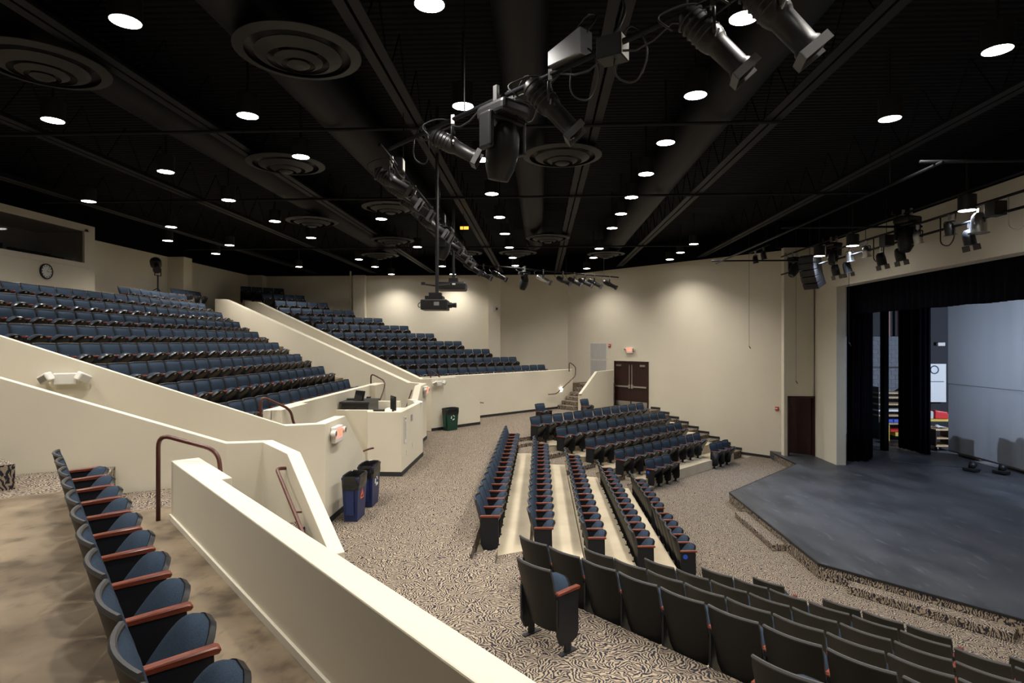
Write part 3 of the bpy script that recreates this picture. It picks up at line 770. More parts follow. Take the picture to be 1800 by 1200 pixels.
# ------------------------------------------------------------------ doors, booth and wall fittings
WA = Vector((1.75,31.45)); wd = Vector((.7071,-.7071)); wn = Vector((-.7071,-.7071))   # wall_angled: along, towards the room
def on_wall(t, z, out=0): q = WA+wd*t+wn*out; return (q.x, q.y, z)
AW = math.atan2(wn.y, wn.x)           # local +X points out of the wall
dd = struct(bpy.data.objects.new('door_1', None)); C.objects.link(dd); dd.location = on_wall(3.665,0,0); dd.rotation_euler = (0,0,AW)
# local: +X out of the wall, +Y = along the wall (towards the corner), width 1.98
fr = MB().box(-.02,.035,-1.0,-.95,0,2.18).box(-.02,.035,.95,1.0,0,2.18).box(-.02,.035,-1.0,1.0,2.13,2.18).build('door_frame', 'door', dd)
for s in (-1, 1):
    y0, y1 = (-.945,-.006) if s < 0 else (.006,.945)
    lf = MB().box(.0,.02,y0,y1,.01,2.125).build('door_leaf', 'door', dd)
    MB().box(.02,.025,y0+.03,y1-.03,.02,.26).build('kick_plate', 'chrome', lf)
    MB().box(.03,.075,y0+.04,y1-.03,.93,1.0).box(.02,.05,(y1-.13 if s < 0 else y0+.02),(y1-.02 if s < 0 else y0+.13),.88,1.06).build('push_bar', 'chrome', lf)
    yy = y1-.07 if s < 0 else y0+.07
    MB().box(.025,.05,yy-.018,yy+.018,1.06,2.02).build('vertical_rod', 'chrome', lf)
    yo = y0+.1 if s < 0 else y1-.4
    MB().box(.02,.07,yo,yo+.3,1.93,2.02).build('door_closer', 'chrome', lf)
base_strip('baseboard_angled', [on_wall(.05,0)[:2], on_wall(2.6,0)[:2]], .1, 0, -1)
base_strip('baseboard_angled_front', [on_wall(8.3,0)[:2], on_wall(10.9,0)[:2]], .1, -1.5, -1)
def text_mesh(txt, size, m, parent, loc, rot, extrude=.002):
    cu_ = bpy.data.curves.new('lettering', 'FONT'); cu_.body = txt; cu_.size = size; cu_.extrude = extrude; cu_.align_x = 'CENTER'; cu_.align_y = 'CENTER'
    to = bpy.data.objects.new('lettering', cu_); C.objects.link(to); bpy.context.view_layer.update()
    me = bpy.data.meshes.new_from_object(to.evaluated_get(bpy.context.evaluated_depsgraph_get())); bpy.data.objects.remove(to)
    me.materials.clear(); me.materials.append(M[m]); o = link('lettering', me, parent, loc); o.rotation_euler = rot; return o
FACE = (PI/2, 0, PI/2)          # text facing local +X
def exit_sign(loc, rz, label):
    t = thing('exit_sign', label, 'exit sign', loc, rz, 'exit signs')
    bevel(MB().box(0,.09,-.19,.19,-.15,.13).build('housing', 'white', t), .012)
    MB().box(.09,.093,-.15,.15,-.08,.11).build('sign_face', 'exit_face', t)
    text_mesh('EXIT', .17, 'exit_glow', t, (.096,0,.012), FACE)
    for s in (-1, 1):
        h = MB().lathe([(0,.10),(.055,.10),(.06,.08),(.05,.02),(.02,0)], 14, cx=0, cy=0, axis='x').build('lamp_head', 'white', t, True, (.02,s*.25,.03))
        MB().lathe([(0,.104),(.045,.101)], 14, axis='x').build('lamp_lens', 'chrome', h)
        MB().box(.02,.05,s*.18,s*.22,.01,.05).build('bracket', 'white', t)
exit_sign((-3.61,10.32,1.50), 0, 'red lettered exit sign with twin lamps above the blue bins')
exit_sign((-3.64,18.62,1.58), 0, 'red lettered exit sign on the wall end by the green bin')
exit_sign(on_wall(3.62,2.72,.0), AW, 'red lettered exit sign over the double doors')
def emergency(loc, rz, label):
    t = thing('emergency_light', label, 'emergency light', loc, rz, 'emergency lights')
    bevel(MB().box(0,.08,-.14,.14,-.09,.07).build('housing', 'white', t), .015)
    for s in (-1, 1):
        b_ = MB().box(-.04,.07,-.085,.085,-.06,.06); o = b_.build('lamp_head', 'white', t, False, (.08,s*.20,.01)); o.rotation_euler = (-s*.45,.2,s*.6); bevel(o, .02)
        MB().box(.071,.074,-.06,.06,-.04,.04).build('lamp_lens', 'chrome', o)
emergency((-6.6,8.01,2.60), math.atan2(-.85,.52), 'white twin-head emergency light on the sloping passage wall')
emergency((-3.585,20.80,1.66), math.atan2(-.64,.76), 'white twin-head emergency light on the wall above the green bin')
def wall_box(name, loc, rz, sx, sy, sz, m, label, cat):
    o = MB().box(0,sx,-sy/2,sy/2,-sz/2,sz/2).build(name, m, None, False, loc, rz); bevel(o, .008); return tag(o, label, cat)
def alarm(loc, rz, label):
    t = thing('fire_alarm', label, 'fire alarm', loc, rz, 'fire alarms')
    bevel(MB().box(0,.045,-.065,.065,-.075,.075).build('body', 'red', t), .01)
    MB().box(.045,.055,-.045,.045,-.02,.03).build('pull_bar', 'white', t)
alarm(on_wall(2.38,2.93), AW, 'small red fire alarm box beside the perforated wall panel')
alarm(on_wall(10.65,.49), AW, 'small red fire alarm box beside the dark stage door')
t = thing('speaker_grille', 'pale perforated panel in two halves beside the double doors', 'wall panel', on_wall(1.67,0), AW)
for z0, z1 in ((2.25,3.06),(1.35,2.21)):
    p = MB().box(0,.02,-.53,.53,z0,z1).build('panel', 'white', t)
    sl = MB()
    for k in range(20): sl.box(.02,.024,-.5+k*.0505,-.475+k*.0505,z0+.03,z1-.03)
    sl.build('perforated_sheet', 'grey', p)
wall_box('wall_sensor', on_wall(.95,2.55), AW, .03, .08, .08, 'white', 'tiny white sensor box beside the perforated panel', 'sensor')
g8 = Vector((.617,.787)); n8 = Vector((.787,-.617))
t = thing('accessibility_sign', 'small dark blue wheelchair sign on the stair guard wall', 'sign', (3.28,29.17,1.50), math.atan2(n8.y,n8.x))
MB().box(.0,.012,-.11,.11,-.16,.16).build('plate', 'sign_blue', t)
sy = MB().lathe([(.045,.014),(.06,.014),(.06,.016),(.045,.016),(.045,.014)], 16, cy=.01, cz=-.05, axis='x').box(.014,.016,-.02,.02,-.02,.10).lathe([(0,.014),(.022,.016),(0,.016)], 10, cz=.12, axis='x').box(.014,.016,-.07,-.02,-.02,.0)
sy.build('wheelchair_symbol', 'white', t)
wall_box('wall_plate', on_wall(10.9,.2)[:2]+(.0,) if False else (10.355,22.35,.55), PI, .012, .14, .18, 'black', 'black square wall plate beside the stage door', 'wall plate')
# stage door, standing open into the dark
sd_ = struct(bpy.data.objects.new('door_2', None)); C.objects.link(sd_); sd_.location = (DX0,DY,-1.2)
MB().box(-.02,.04,-.03,.2,0,2.26).box(.95,1.0,-.03,.2,0,2.26).box(-.02,1.0,-.03,.2,2.2,2.26).build('door_frame', 'door', sd_)
lf = MB().box(0,.045,0,.93,.01,2.19).build('door_leaf', 'door', sd_, False, (.93,.18,0)); lf.rotation_euler = (0,0,.8)
MB().lathe([(0,-.06),(.03,-.05),(.03,-.02),(.012,0)], 10, cy=.85, cz=1.0, axis='x').build('door_knob', 'chrome', lf, True)
# control booth
bx = -13.85
struct(MB().box(-15.6,bx,-3.4,17.95,3.5,5.49).build('wall_booth_lower', 'paint'))
struct(MB().box(-15.6,bx,-3.4,17.95,6.48,CEIL).build('wall_booth_upper', 'paint'))
struct(MB().box(bx-.25,bx,17.57,17.95,5.49,6.48).build('wall_booth_jamb', 'paint'))
struct(MB().box(-15.6,bx-.25,17.75,17.949,5.49,6.48).build('wall_booth_end', 'paint'))
struct(MB().box(-15.6,-15.55,-3.4,17.7,5.0,6.48).build('wall_booth_inner', 'paint'))
wn1 = struct(bpy.data.objects.new('window_1', None)); C.objects.link(wn1); wn1.location = (bx,0,0)
MB().box(-.12,-.1,-3.4,17.57,5.49,6.48).build('window_pane', 'glass', wn1)
fw = MB().box(0,.025,-3.4,17.72,6.46,6.53).box(0,.025,17.5,17.64,5.46,6.53).box(0,.03,-3.4,17.72,5.36,5.50); fw.build('window_frame', 'paint', wn1)
t = thing('wall_clock', 'round wall clock with dark rim under the booth window', 'clock', (bx+.002,16.1,5.08))
MB().lathe([(0,.0),(.215,0),(.215,.04),(.19,.05),(.185,.03)], 32, axis='x').build('rim', 'black', t, True)
MB().lathe([(0,.03),(.186,.03)], 32, axis='x').build('dial', 'paper', t)
hd = MB()
for a_, l_, w_ in ((math.radians(265),.09,.012),(math.radians(320),.14,.008)):
    dy, dz = math.sin(a_)*-1, math.cos(a_); px_, pz_ = dz, -dy
    hd.add([(.034,-px_*w_/2,-pz_*w_/2),(.034,px_*w_/2,pz_*w_/2),(.034,-dy*-1*l_+px_*w_/2 if False else dy*l_+px_*w_/2,dz*l_+pz_*w_/2),(.034,dy*l_-px_*w_/2,dz*l_-pz_*w_/2)], [(0,1,2,3)])
hd.build('hands', 'black', t)
tk = MB()
for k in range(12):
    a_ = k*PI/6; r_ = .155; tk.box(.032,.034,-math.sin(a_)*r_-.012,-math.sin(a_)*r_+.012,math.cos(a_)*r_-.016,math.cos(a_)*r_+.016)
tk.build('hour_marks', 'black', t)
# booth equipment
t = thing('rack_unit', 'black rack unit with blue lights on the booth sill', 'electronics', (-14.35,14.8,5.49))
MB().box(-.2,.2,-.28,.28,0,.22).build('case', 'black', t)
MB().box(.2,.205,-.22,-.1,.15,.18).box(.2,.205,.02,.16,.05,.075).build('indicator_lights', 'led_blue', t)
bevel(tag(MB().box(-14.6,-14.2,15.5,17.2,5.495,5.62).box(-14.55,-14.45,15.6,17.0,5.62,5.70).build('mixing_console', 'black'), 'low dark mixing console on the booth sill', 'electronics'), .02)

# ------------------------------------------------------------------ handrails
def rail(path, label, r=.021, fil=.11, brackets=(), name='handrail'):
    t = thing(name, label, 'handrail', path[0], 0, 'brown handrails')
    o0 = Vector(path[0]); pts = [tuple(Vector(p)-o0) for p in fillet(path, fil, 6)]
    MB().tube(pts, r, 10).build('tube', 'rail', t, 'all')
    for p, q in brackets: MB().tube([tuple(Vector(p)-o0), tuple(Vector(q)-o0)], .012, 6).build('bracket', 'rail', t)
def W(t_, o_, z): return (*w1(t_,o_), z)
rail([(-4.28,6.50,1.1),(-4.28,6.50,2.07),W(.38,.40,1.88),W(.50,.40,1.56),W(2.3,.40,.72),W(2.7,.40,.72)], 'brown loop handrail at the end of the low wall behind blue seats', .024, .15)
rail([(-4.98,10.42,1.13),(-4.98,10.42,2.14),(-4.60,10.80,1.86),(-4.60,10.95,1.55),(-4.55,12.2,.86),(-4.55,12.6,.86)], 'brown loop handrail beside the front wall of the middle block', .024, .14)
rail([(-5.2,18.12,1.13),(-5.2,18.12,2.14),(-4.72,17.95,1.92),(-4.72,17.80,1.66),(-4.70,16.7,1.0),(-4.70,16.3,1.0)], 'brown loop handrail beyond the black desk by the sloping wall', .022, .14)
rail([(-4.12,22.30,1.1),(-4.12,22.30,2.06),(-3.76,22.45,1.74),(-3.70,22.6,1.5),(-3.1,23.3,.9)], 'small brown loop handrail in front of the side block seats', .022, .12)
rail([(1.36,28.40,1.7),(1.36,28.40,2.16),(1.68,28.62,1.92),(1.66,28.52,1.50),(.74,27.62,.72),(.36,27.20,.72)], 'long brown handrail descending the stair by the double doors', .022, .14,
     [((1.35,28.2,1.2),(1.26,28.28,1.15)),((.95,27.82,.9),(.86,27.9,.85))])
rail([(-3.28,7.72,1.44),(-3.40,7.55,1.47),(-3.32,7.44,1.42),(-2.42,6.40,.62),(-2.22,6.18,.60),(-2.05,6.28,.60)], 'brown wall handrail on the stair wall below the low wall', .023, .08,
     [((-2.95,7.0,1.07),(-2.88,7.08,1.05)),((-2.55,6.55,.73),(-2.48,6.63,.71))])
for p, lab in ((((-3.72,12.1,.82),(-3.66,12.36,.84),(-3.56,12.44,.86),(-3.50,12.36,.88)),'short brown rail end curling out above the blue bins'),
               (((-2.42,22.66,.80),(-2.22,22.62,.80),(-2.16,22.50,.80)),'short brown rail end at the wall corner past the green bin'),
               (((1.52,27.28,.72),(1.62,27.05,.72),(1.86,27.12,.74)),'short brown rail end on the sloped stair guard post'),
               (((-3.95,18.2,1.62),(-3.95,17.0,.95)),'brown rail piece behind the sloped wall end by the desk')):
    rail(list(p), lab, .02, .06)
wl = MB().lathe([(0,.03),(.06,.025),(.09,0)], 16, axis='x').build('step_light', 'lamp', None, True, (.98,28.10,.88), math.atan2(-.673,.74))
tag(wl, 'small round glowing step light on the cream wall by the stair', 'wall light')

# ------------------------------------------------------------------ bins
def bin_(loc, rz, m, label, symbol, bag, grp):
    t = thing('recycling_bin', label, 'bin', loc, rz, grp)
    def body(x, y, z): return [(-x,-y,z),(x,-y,z),(x,y,z),(-x,y,z)]
    mb = MB(); vs = body(.115,.22,0)+body(.145,.27,.72)+body(.150,.28,.74)+body(.150,.28,.77)+body(.135,.262,.77)+body(.105,.21,.05)
    fs = [(3,2,1,0)]+[(4*j+i,4*j+(i+1)%4,4*j+4+(i+1)%4,4*j+4+i) for j in range(5) for i in range(4)]+[(20,21,22,23)]
    mb.add(vs, fs); bevel(mb.build('body', m, t), .012)
    for s in (-1,1): bevel(MB().box(-.07,.07,s*.272-.006,s*.272+.006,.12,.60).build('rib_panel', m, t, False), .01)
    if bag:
        b_ = MB(); ringv = []
        prof = [(.150,.288,.56),(.158,.294,.64),(.156,.290,.74),(.150,.284,.79),(.132,.262,.78),(.122,.25,.66),(.115,.24,.4)]
        n = 28
        for j, (x, y, z) in enumerate(prof):
            for k in range(n):
                a_ = 2*PI*k/n; c_, s_ = math.cos(a_), math.sin(a_); sg = lambda v: (abs(v)**.32)*(1 if v >= 0 else -1)
                jz = random.uniform(-.018,.018) if j == 0 else random.uniform(-.006,.006)
                jr = 1+random.uniform(-.012,.02)
                ringv.append((x*sg(c_)*jr, y*sg(s_)*jr, z+jz))
        b_.add(ringv, [(j*n+k,j*n+(k+1)%n,(j+1)*n+(k+1)%n,(j+1)*n+k) for j in range(len(prof)-1) for k in range(n)])
        b_.build('bin_bag', 'bag', t, False)
    sm = MB()
    if symbol == 'triangle':
        P_ = [(0,.53),(-.085,.37),(.085,.37)]; sm_m = 'orange'
        for a_, b2 in ((0,1),(1,2),(2,0)): sm.tube([(.134,P_[a_][0],P_[a_][1]),(.133,P_[b2][0],P_[b2][1])], .009, 5)
        sm.tube([(.136,.03,.46),(.135,-.02,.42),(.135,.03,.40)], .007, 5)
    else:
        sm_m = 'white'
        for k in range(3):
            a0 = k*2*PI/3+.25; pts = [(.1335,.075*math.cos(a0+j*.28),.45+.075*math.sin(a0+j*.28)) for j in range(6)]
            sm.tube(pts, [.017,.017,.017,.017,.024,.003], 5)
    sm.build('recycling_symbol', sm_m, t)
    return t
bin_((-3.27,10.38,0), 0, 'blue_bin', 'blue bin with black bag and orange triangle mark', 'triangle', True, 'blue bins')
bin_((-3.27,11.28,0), 0, 'blue_bin', 'blue bin with black bag and white recycling arrows', 'arrows', True, 'blue bins')
bin_((-3.17,20.93,0), math.atan2(-.64,.76), 'green_bin', 'dark green bin with white recycling arrows by the cream wall', 'arrows', True, None)

# ------------------------------------------------------------------ sound desk
t = thing('desk_cabinet', 'black cabinet behind the cream desk wall', 'cabinet', (-4.47,14.66,.63))
bevel(MB().box(-.33,.33,-.45,.45,0,.98).build('body', 'black', t), .01)
bevel(MB().box(-.37,.37,-.5,.5,.98,1.03).build('top', 'black', t), .008)
for x in (-.16,.16): MB().box(x-.14,x+.14,-.456,-.45,.62,.92).build('drawer', 'black_gloss', t)
t = thing('desk_monitor', 'small black tilted monitor on the black cabinet', 'monitor', (-4.5,14.6,1.66), -.3)
o = bevel(MB().box(-.03,.03,-.17,.17,.0,.24).build('screen', 'black_gloss', t), .01); o.rotation_euler = (0,.25,1.2)
MB().box(-.1,.1,-.1,.1,0,.015).build('foot', 'black', t)
tag(bevel(MB().box(-.16,.16,-.11,.11,0,.035).build('laptop', 'black', None, False, (-4.68,14.75,1.66), .3), .01), 'flat black device on the cabinet beside the monitor', 'laptop')
t = thing('lamp_monitor', 'black display on a stand behind the desk wall corner', 'monitor', (-3.55,14.25,1.36), .5)
bevel(MB().box(-.02,.03,-.2,.2,.10,.44).build('screen', 'black_gloss', t), .015)
MB().tube([(0,0,0),(0,0,.15)], .03, 8).lathe([(0,.0),(.12,.0),(.12,.015),(0,.02)], 16).build('stand', 'black', t, True)
tag(bevel(MB().box(-.12,.12,-.06,.06,0,.05).build('desk_telephone', 'black', None, False, (-3.85,14.15,1.44), .2), .012), 'black phone on the desk counter by the display', 'telephone')
struct(MB().box(-4.05,-3.35,13.8,15.7,1.30,1.36).build('trim_desk_counter', 'white_trim'))
tag(bevel(MB().box(-.05,.05,-.06,.06,0,.12).build('desk_box', 'black', None, False, (-4.6,15.82,1.52)), .01), 'tiny black box on the cream partition', 'box')
tag(MB().box(-.11,.11,-.15,.15,0,.006).build('paper_sheet', 'paper', None, False, (-3.3,15.95,1.482), .4), 'loose paper sheets on the desk wall', 'paper')
t = thing('wall_meter_plate', 'tall white plate with dark slot on the desk wall', 'wall plate', (-3.208,14.02,.72))
bevel(MB().box(0,.02,-.09,.09,0,.62).build('plate', 'white', t), .005)
MB().box(.02,.023,-.012,.012,.08,.50).build('slot', 'black', t); MB().box(.02,.024,-.04,.04,.55,.59).build('mark', 'red', t)
for y, z, n_ in ((14.75,1.22,'grey vent plate on the desk wall above the tall plate'),(14.9,.52,'white outlet cover on the desk wall above the carpet'),(14.2,.46,'white outlet cover on the desk wall below the tall plate')):
    wall_box('outlet_cover', (-3.208,y,z), 0, .012, .09 if z < 1 else .2, .12 if z < 1 else .16, 'white' if z < 1 else 'grey', n_, 'wall plate')

# ------------------------------------------------------------------ stage: curtains, scrim, scene dock
def curtain(name, path, z0, z1, label, m='curtain', amp=.07, wave=.22, flare=0):
    P_ = [Vector(p) for p in path]; seg = []; n = 0
    L_ = [0]
    for a_, b_ in zip(P_, P_[1:]): L_.append(L_[-1]+(b_-a_).length)
    N_ = max(12, int(L_[-1]/wave*8)); pts = []
    for k in range(N_+1):
        s = L_[-1]*k/N_; i = max(j for j in range(len(L_)-1) if L_[j] <= s+1e-6); d = (P_[i+1]-P_[i]).normalized(); nn = Vector((-d.y,d.x))
        p = P_[i]+d*(s-L_[i]); pts.append((p, nn, s))
    rows = [0,.3,.7,1]; mb = MB(); vs = []
    for side in (0, .012):
        for r_ in rows:
            for p, nn, s in pts:
                am = amp*(1+flare*(1-r_))*(math.sin(2*PI*s/wave)+.35*math.sin(2*PI*s/wave*.43+1.3))
                q = p+nn*(am+side); vs.append((q.x,q.y,z0+(z1-z0)*r_+(.012*math.sin(s*3) if r_ == 0 else 0)))
    w = N_+1; off = w*len(rows); fs = []
    for o_ in (0, off):
        for j in range(len(rows)-1):
            for i in range(N_): fs.append((o_+j*w+i,o_+j*w+i+1,o_+(j+1)*w+i+1,o_+(j+1)*w+i))
    for i in range(N_): fs.append((i,i+1,off+i+1,off+i)); t0 = (len(rows)-1)*w; fs.append((t0+i,t0+i+1,off+t0+i+1,off+t0+i))
    for j in range(len(rows)-1):
        fs.append((j*w,(j+1)*w,off+(j+1)*w,off+j*w)); fs.append((j*w+N_,(j+1)*w+N_,off+(j+1)*w+N_,off+j*w+N_))
    mb.add(vs, fs); return tag(mb.build(name, m, None, 'all'), label, 'curtain')
curtain('stage_curtain', [(11.0,21.98),(11.62,22.0),(12.28,22.85)], -1.18, 5.4, 'wide black stage curtain bunched beside the cream pier')
curtain('stage_curtain', [(13.36,24.2),(13.58,24.0)], -1.17, 5.4, 'narrow black stage leg curtain between two bright gaps', amp=.05)
curtain('stage_curtain', [(14.42,24.85),(14.62,23.2)], -1.15, 5.4, 'broad black leg curtain beside the white cloth')
curtain('stage_valance', [(11.2,22.3),(11.2,6.6)], 4.1, 5.6, 'long black valance across the top of the stage opening', wave=.3, amp=.05)
for x in (12.9,14.3): curtain('stage_border', [(x,25.5),(x,7)], 4.35, 6.4, 'black border curtain hung %s' % ('behind the valance' if x < 13 else 'above the white cloth'), wave=.3, amp=.05)
t = thing('white_scrim', 'large white cloth hung at the back of the stage', 'backdrop', (15.7,15.2,-1.1))
def sheet(y0, y1, z0, z1, dx=0):
    mb = MB(); n = 90
    f = lambda a,b: (dx+.013*math.sin((y0+(y1-y0)*a)*3.1)+.008*math.sin((y0+(y1-y0)*a)*7.7+1), y0+(y1-y0)*a, z0+(z1-z0)*b)
    g_ = lambda a,b: (f(a,b)[0]+.01, *f(a,b)[1:]); mb.grid(f, n, 3); mb.grid(g_, n, 3, 0, True); return mb
sheet(-8.6,8.62,2.62,6.6).build('upper_cloth', 'scrim', t, 'all'); sheet(-8.6,8.6,.06,2.62,0).build('lower_cloth', 'scrim', t, 'all')
MB().tube([(.02,-8.6,.03),(.02,8.6,.03)], .035, 8).build('bottom_pipe', 'grey', t, 'all'); MB().tube([(-.02,-8.6,2.62),(-.02,8.6,2.60)], .010, 6).build('seam_batten', 'grey', t, 'all')
t = thing('storage_crate', 'crate standing close behind the white cloth', 'crate', (16.02,22.9,-1.2))
bevel(MB().box(-.2,.2,-.55,.55,.02,.85).build('body', 'plywood', t), .03)
t = thing('covered_pile', 'covered pile of scenery close behind the white cloth', 'pile', (16.1,19.6,-1.2))
bevel(MB().prism([(-.2,-1.9),(.2,-1.9),(.2,1.6),(-.2,1.6)], .02, [1.0,1.0,1.2,1.2]).build('boards', 'plywood', t), .02)
for y, h in ((-1.2,1.45),(-.5,1.2),(.25,1.5),(.75,1.42)): MB().lathe([(.02,0),(.22,.05),(.24,h*.7),(.16,h*.95),(.02,h)], 14, cy=y).build('covered_lump', 'cloth', t, True)
for x in (16.05,16.5): tag(MB().tube([(x,28.36,3.36),(x,28.36,4.75)], .06, 8).build('wall_pipe', 'pipe_pink', smooth=True), 'pinkish vertical pipe high on the stage wall, %s' % ('beside the narrow curtain' if x < 16.2 else 'beside the broad curtain'), 'pipe')
tag(MB().tube([(13.2,28.3,1.93),(17.4,28.3,1.93)], .03, 6).build('wall_rail_pipe', 'chrome', smooth=True), 'pale horizontal conduit along the grey block wall', 'pipe')
t = thing('lumber_rack', 'rack of pale boards between the stage curtains', 'rack', (15.9,27.6,-1.2))
for z in (1.0,1.22,1.5,1.8,2.0): MB().box(-.9,.9,-.35,.35,z,z+.07).build('board', 'plywood' if z != 1.22 else 'paper', t)
for x in (-.85,.85): MB().box(x-.03,x+.03,-.3,.3,0,2.3).build('upright', 'black', t)
for k in range(4):
    tag(bevel(MB().box(-.1,.1,-.14,.14,0,.12).build('parts_bin', 'blue_plastic', None, False, (15.35+.23*k,27.1,-.42)), .01), 'blue plastic parts bin, %s along the shelf under the boards' % ORD[k+1], 'bin', 'blue parts bins')
t = thing('tool_bench', 'low bench with red and yellow tools under the blue bins', 'bench', (15.7,27.0,-1.2))
MB().box(-.6,.6,-.3,.3,.72,.77).build('top', 'plywood', t)
for x in (-.55,.55): MB().box(x-.03,x+.03,-.25,.25,0,.72).build('leg', 'yellow', t)
MB().box(-.5,.5,-.28,.28,.4,.5).build('shelf', 'red', t); MB().tube([(-.1,-.33,.75),(.05,-.33,.3)], .03, 6).build('handle', 'paper', t); MB().box(-.3,.35,-.3,.2,.22,.38).build('tool_case', 'yellow', t)
t = thing('work_cart', 'wooden wheeled cart with papers beside the white cloth', 'cart', (15.95,24.75,-1.2))
MB().box(-.42,.42,-.5,.5,.82,.87).build('top', 'plywood', t)
for x in (-.38,.38): MB().box(x-.02,x+.02,-.46,.46,.2,.82).build('side_panel', 'door', t)
MB().box(-.36,.36,-.46,.46,.48,.51).build('shelf', 'plywood', t); MB().box(-.4,.4,-.48,.48,.18,.22).build('base', 'plywood', t)
for x in (-.33,.33):
    for y in (-.4,.4): MB().lathe([(0,-.025),(.09,-.025),(.09,.025),(0,.025)], 14, cx=x, cy=y, cz=.09, axis='x').build('wheel', 'black', t, True)
tag(MB().grid(lambda a,b: (15.7+.4*a, 24.4+.4*b, -.32+.08*math.sin(5*a+2*b)*math.sin(4*b)+.05), 8, 8).build('cloth_pile', 'cloth'), 'crumpled pale cloth on the wheeled cart', 'cloth')
t = thing('work_table', 'yellow edged work table behind the wheeled cart', 'table', (17.2,26.8,-1.2))
MB().box(-.9,.9,-.5,.5,.92,1.0).build('top', 'yellow', t)
for x in (-.8,.8):
    for y in (-.4,.4): MB().box(x-.04,x+.04,y-.04,y+.04,0,.92).build('leg', 'plywood', t)
for k, (x, m_, h_, lab) in enumerate(((16.6,'cloth',.42,'grey draped bundle on the yellow work table'),(17.2,'red',.38,'dark red case on the yellow work table'),(17.75,'paper',.2,'white bundled cloth on the yellow work table'))):
    tag(bevel(MB().prism([(x-.26,26.5),(x+.26,26.45),(x+.22,27.0),(x-.24,27.05)], -.2, [-.2+h_,-.2+h_*.8,-.2+h_*.7,-.2+h_]).build('bundle' if m_ != 'red' else 'tool_case', m_), .05, 3), lab, 'bundle' if m_ != 'red' else 'case')
t = thing('wall_poster', 'white poster with dark round seal and blue line on the stage wall', 'poster', (18.05,28.3,.35))
MB().box(-.52,.52,-.01,.01,0,1.75).build('sheet', 'paper', t)
MB().lathe([(.15,-.012),(.20,-.012),(.20,-.016),(.15,-.016),(.15,-.012)], 24, cz=1.48, axis='y').build('seal', 'sign_blue', t)
MB().box(-.42,.42,-.014,-.012,.92,.95).build('blue_line', 'sign_blue', t)
tag(bevel(MB().box(-.16,.16,-.08,.08,-.08,.08).build('wall_unit', 'white', None, False, (18.4,28.4,3.0)), .02), 'small white unit on the dark stage wall', 'wall unit')
for x, y, lab in ((14.3,20.55,'small dark floor lamp lying on the stage before the white cloth'),(15.0,20.2,'second dark floor lamp close under the white cloth')):
    t = thing('floor_lamp_unit', lab, 'stage light', (x,y,-1.2), .4)
    bevel(MB().box(-.14,.14,-.2,.2,.02,.12).build('base', 'black', t), .02); MB().tube([(0,0,.12),(.1,0,.26)], [.09,.12], 12).build('head', 'black', t, 'all')
tag(MB().tube([(12.6+.25*k,22.0-.12*k+.12*math.sin(k*1.3),-1.192) for k in range(10)], .012, 5).build('stage_cable', 'cable'), 'thin black cable lying across the stage floor', 'cable')

# ------------------------------------------------------------------ stage lighting
def batten(name, pts, label, r=.028, hang=None, m='beam'):
    t = thing(name, label, 'pipe', pts[0], 0, 'lighting pipes'); o0 = Vector(pts[0])
    MB().tube([tuple(Vector(p)-o0) for p in pts], r, 10).build('pipe', m, t, 'all')
    for p in (hang or []): MB().tube([tuple(Vector(p)-o0), tuple(Vector((p[0],p[1],7.6))-o0)], .008, 5).build('hanger', 'black', t)
    return t
ZP = 5.8
batten('lighting_pipe', [(2.4,3.75,ZP),(-2.1,8.25,ZP)], 'lighting pipe crossing above the low wall with a moving light', hang=[(1.2,4.95,ZP),(-.9,7.05,ZP)])
batten('lighting_pipe', [(-2.2,8.1,ZP),(-2.2,20.9,ZP)], 'lighting pipe running away above the cross aisle', hang=[(-2.2,9.5,ZP),(-2.2,13,ZP),(-2.2,17,ZP)])
batten('lighting_pipe', [(-2.3,20.72,ZP),(3.25,25.15,ZP)], 'lighting pipe angled in front of the side wall', hang=[(-1,21.75,ZP),(1,23.35,ZP),(2.6,24.63,ZP)])
batten('lighting_pipe', [(6.25,9.6,5.9),(6.25,21.6,5.9)], 'bare lighting pipe above the stage edge', hang=[(6.25,11,5.9),(6.25,20,5.9)])
batten('lighting_pipe', [(9.0,5.5,6.28),(9.0,22.8,6.28)], 'upper lighting pipe before the stage opening', hang=[(9.0,10,6.28),(9.0,17,6.28)])
batten('lighting_pipe', [(9.0,5.5,5.62),(9.0,22.8,5.62)], 'lower lighting pipe before the stage opening', hang=[(9.0,10,5.62),(9.0,17,5.62)])
batten('lighting_pipe', [(9.0,5.5,5.92),(9.0,19.2,5.92)], 'middle lighting pipe before the stage opening', hang=[(9.0,11,5.92),(9.0,16,5.92)])
batten('cross_pipe', [(7.8,20.7,6.42),(7.8,22.7,6.42)], 'short high pipe with two small lamps by the angled wall', hang=[(7.8,21,6.42)])
for y, lab in ((21.3,'near the angled wall'),(15.2,'over the stage front'),(9.75,'with open end over the stage')):
    batten('cross_pipe', [(6.0,y,5.95),(9.4,y,5.95)], 'short cross pipe joining the stage pipes %s' % lab)
def aim_rot(d):      # local -Z of the head towards d
    return Vector(d).to_track_quat('-Z', 'Y').to_euler()
def clamp(t, drop): MB().box(-.02,.02,-.03,.03,-.06,.05).tube([(0,0,-.05),(0,0,-drop)], .012, 6).build('clamp', 'chrome', t)
def yoke(t, drop, w, l):
    y = MB(); P_ = [(0,-w,-drop-l),(0,-w,-drop),(0,w,-drop),(0,w,-drop-l)]
    y.tube(fillet(P_, .03, 3), .014, 6); y.build('yoke', 'fixture', t, 'all')
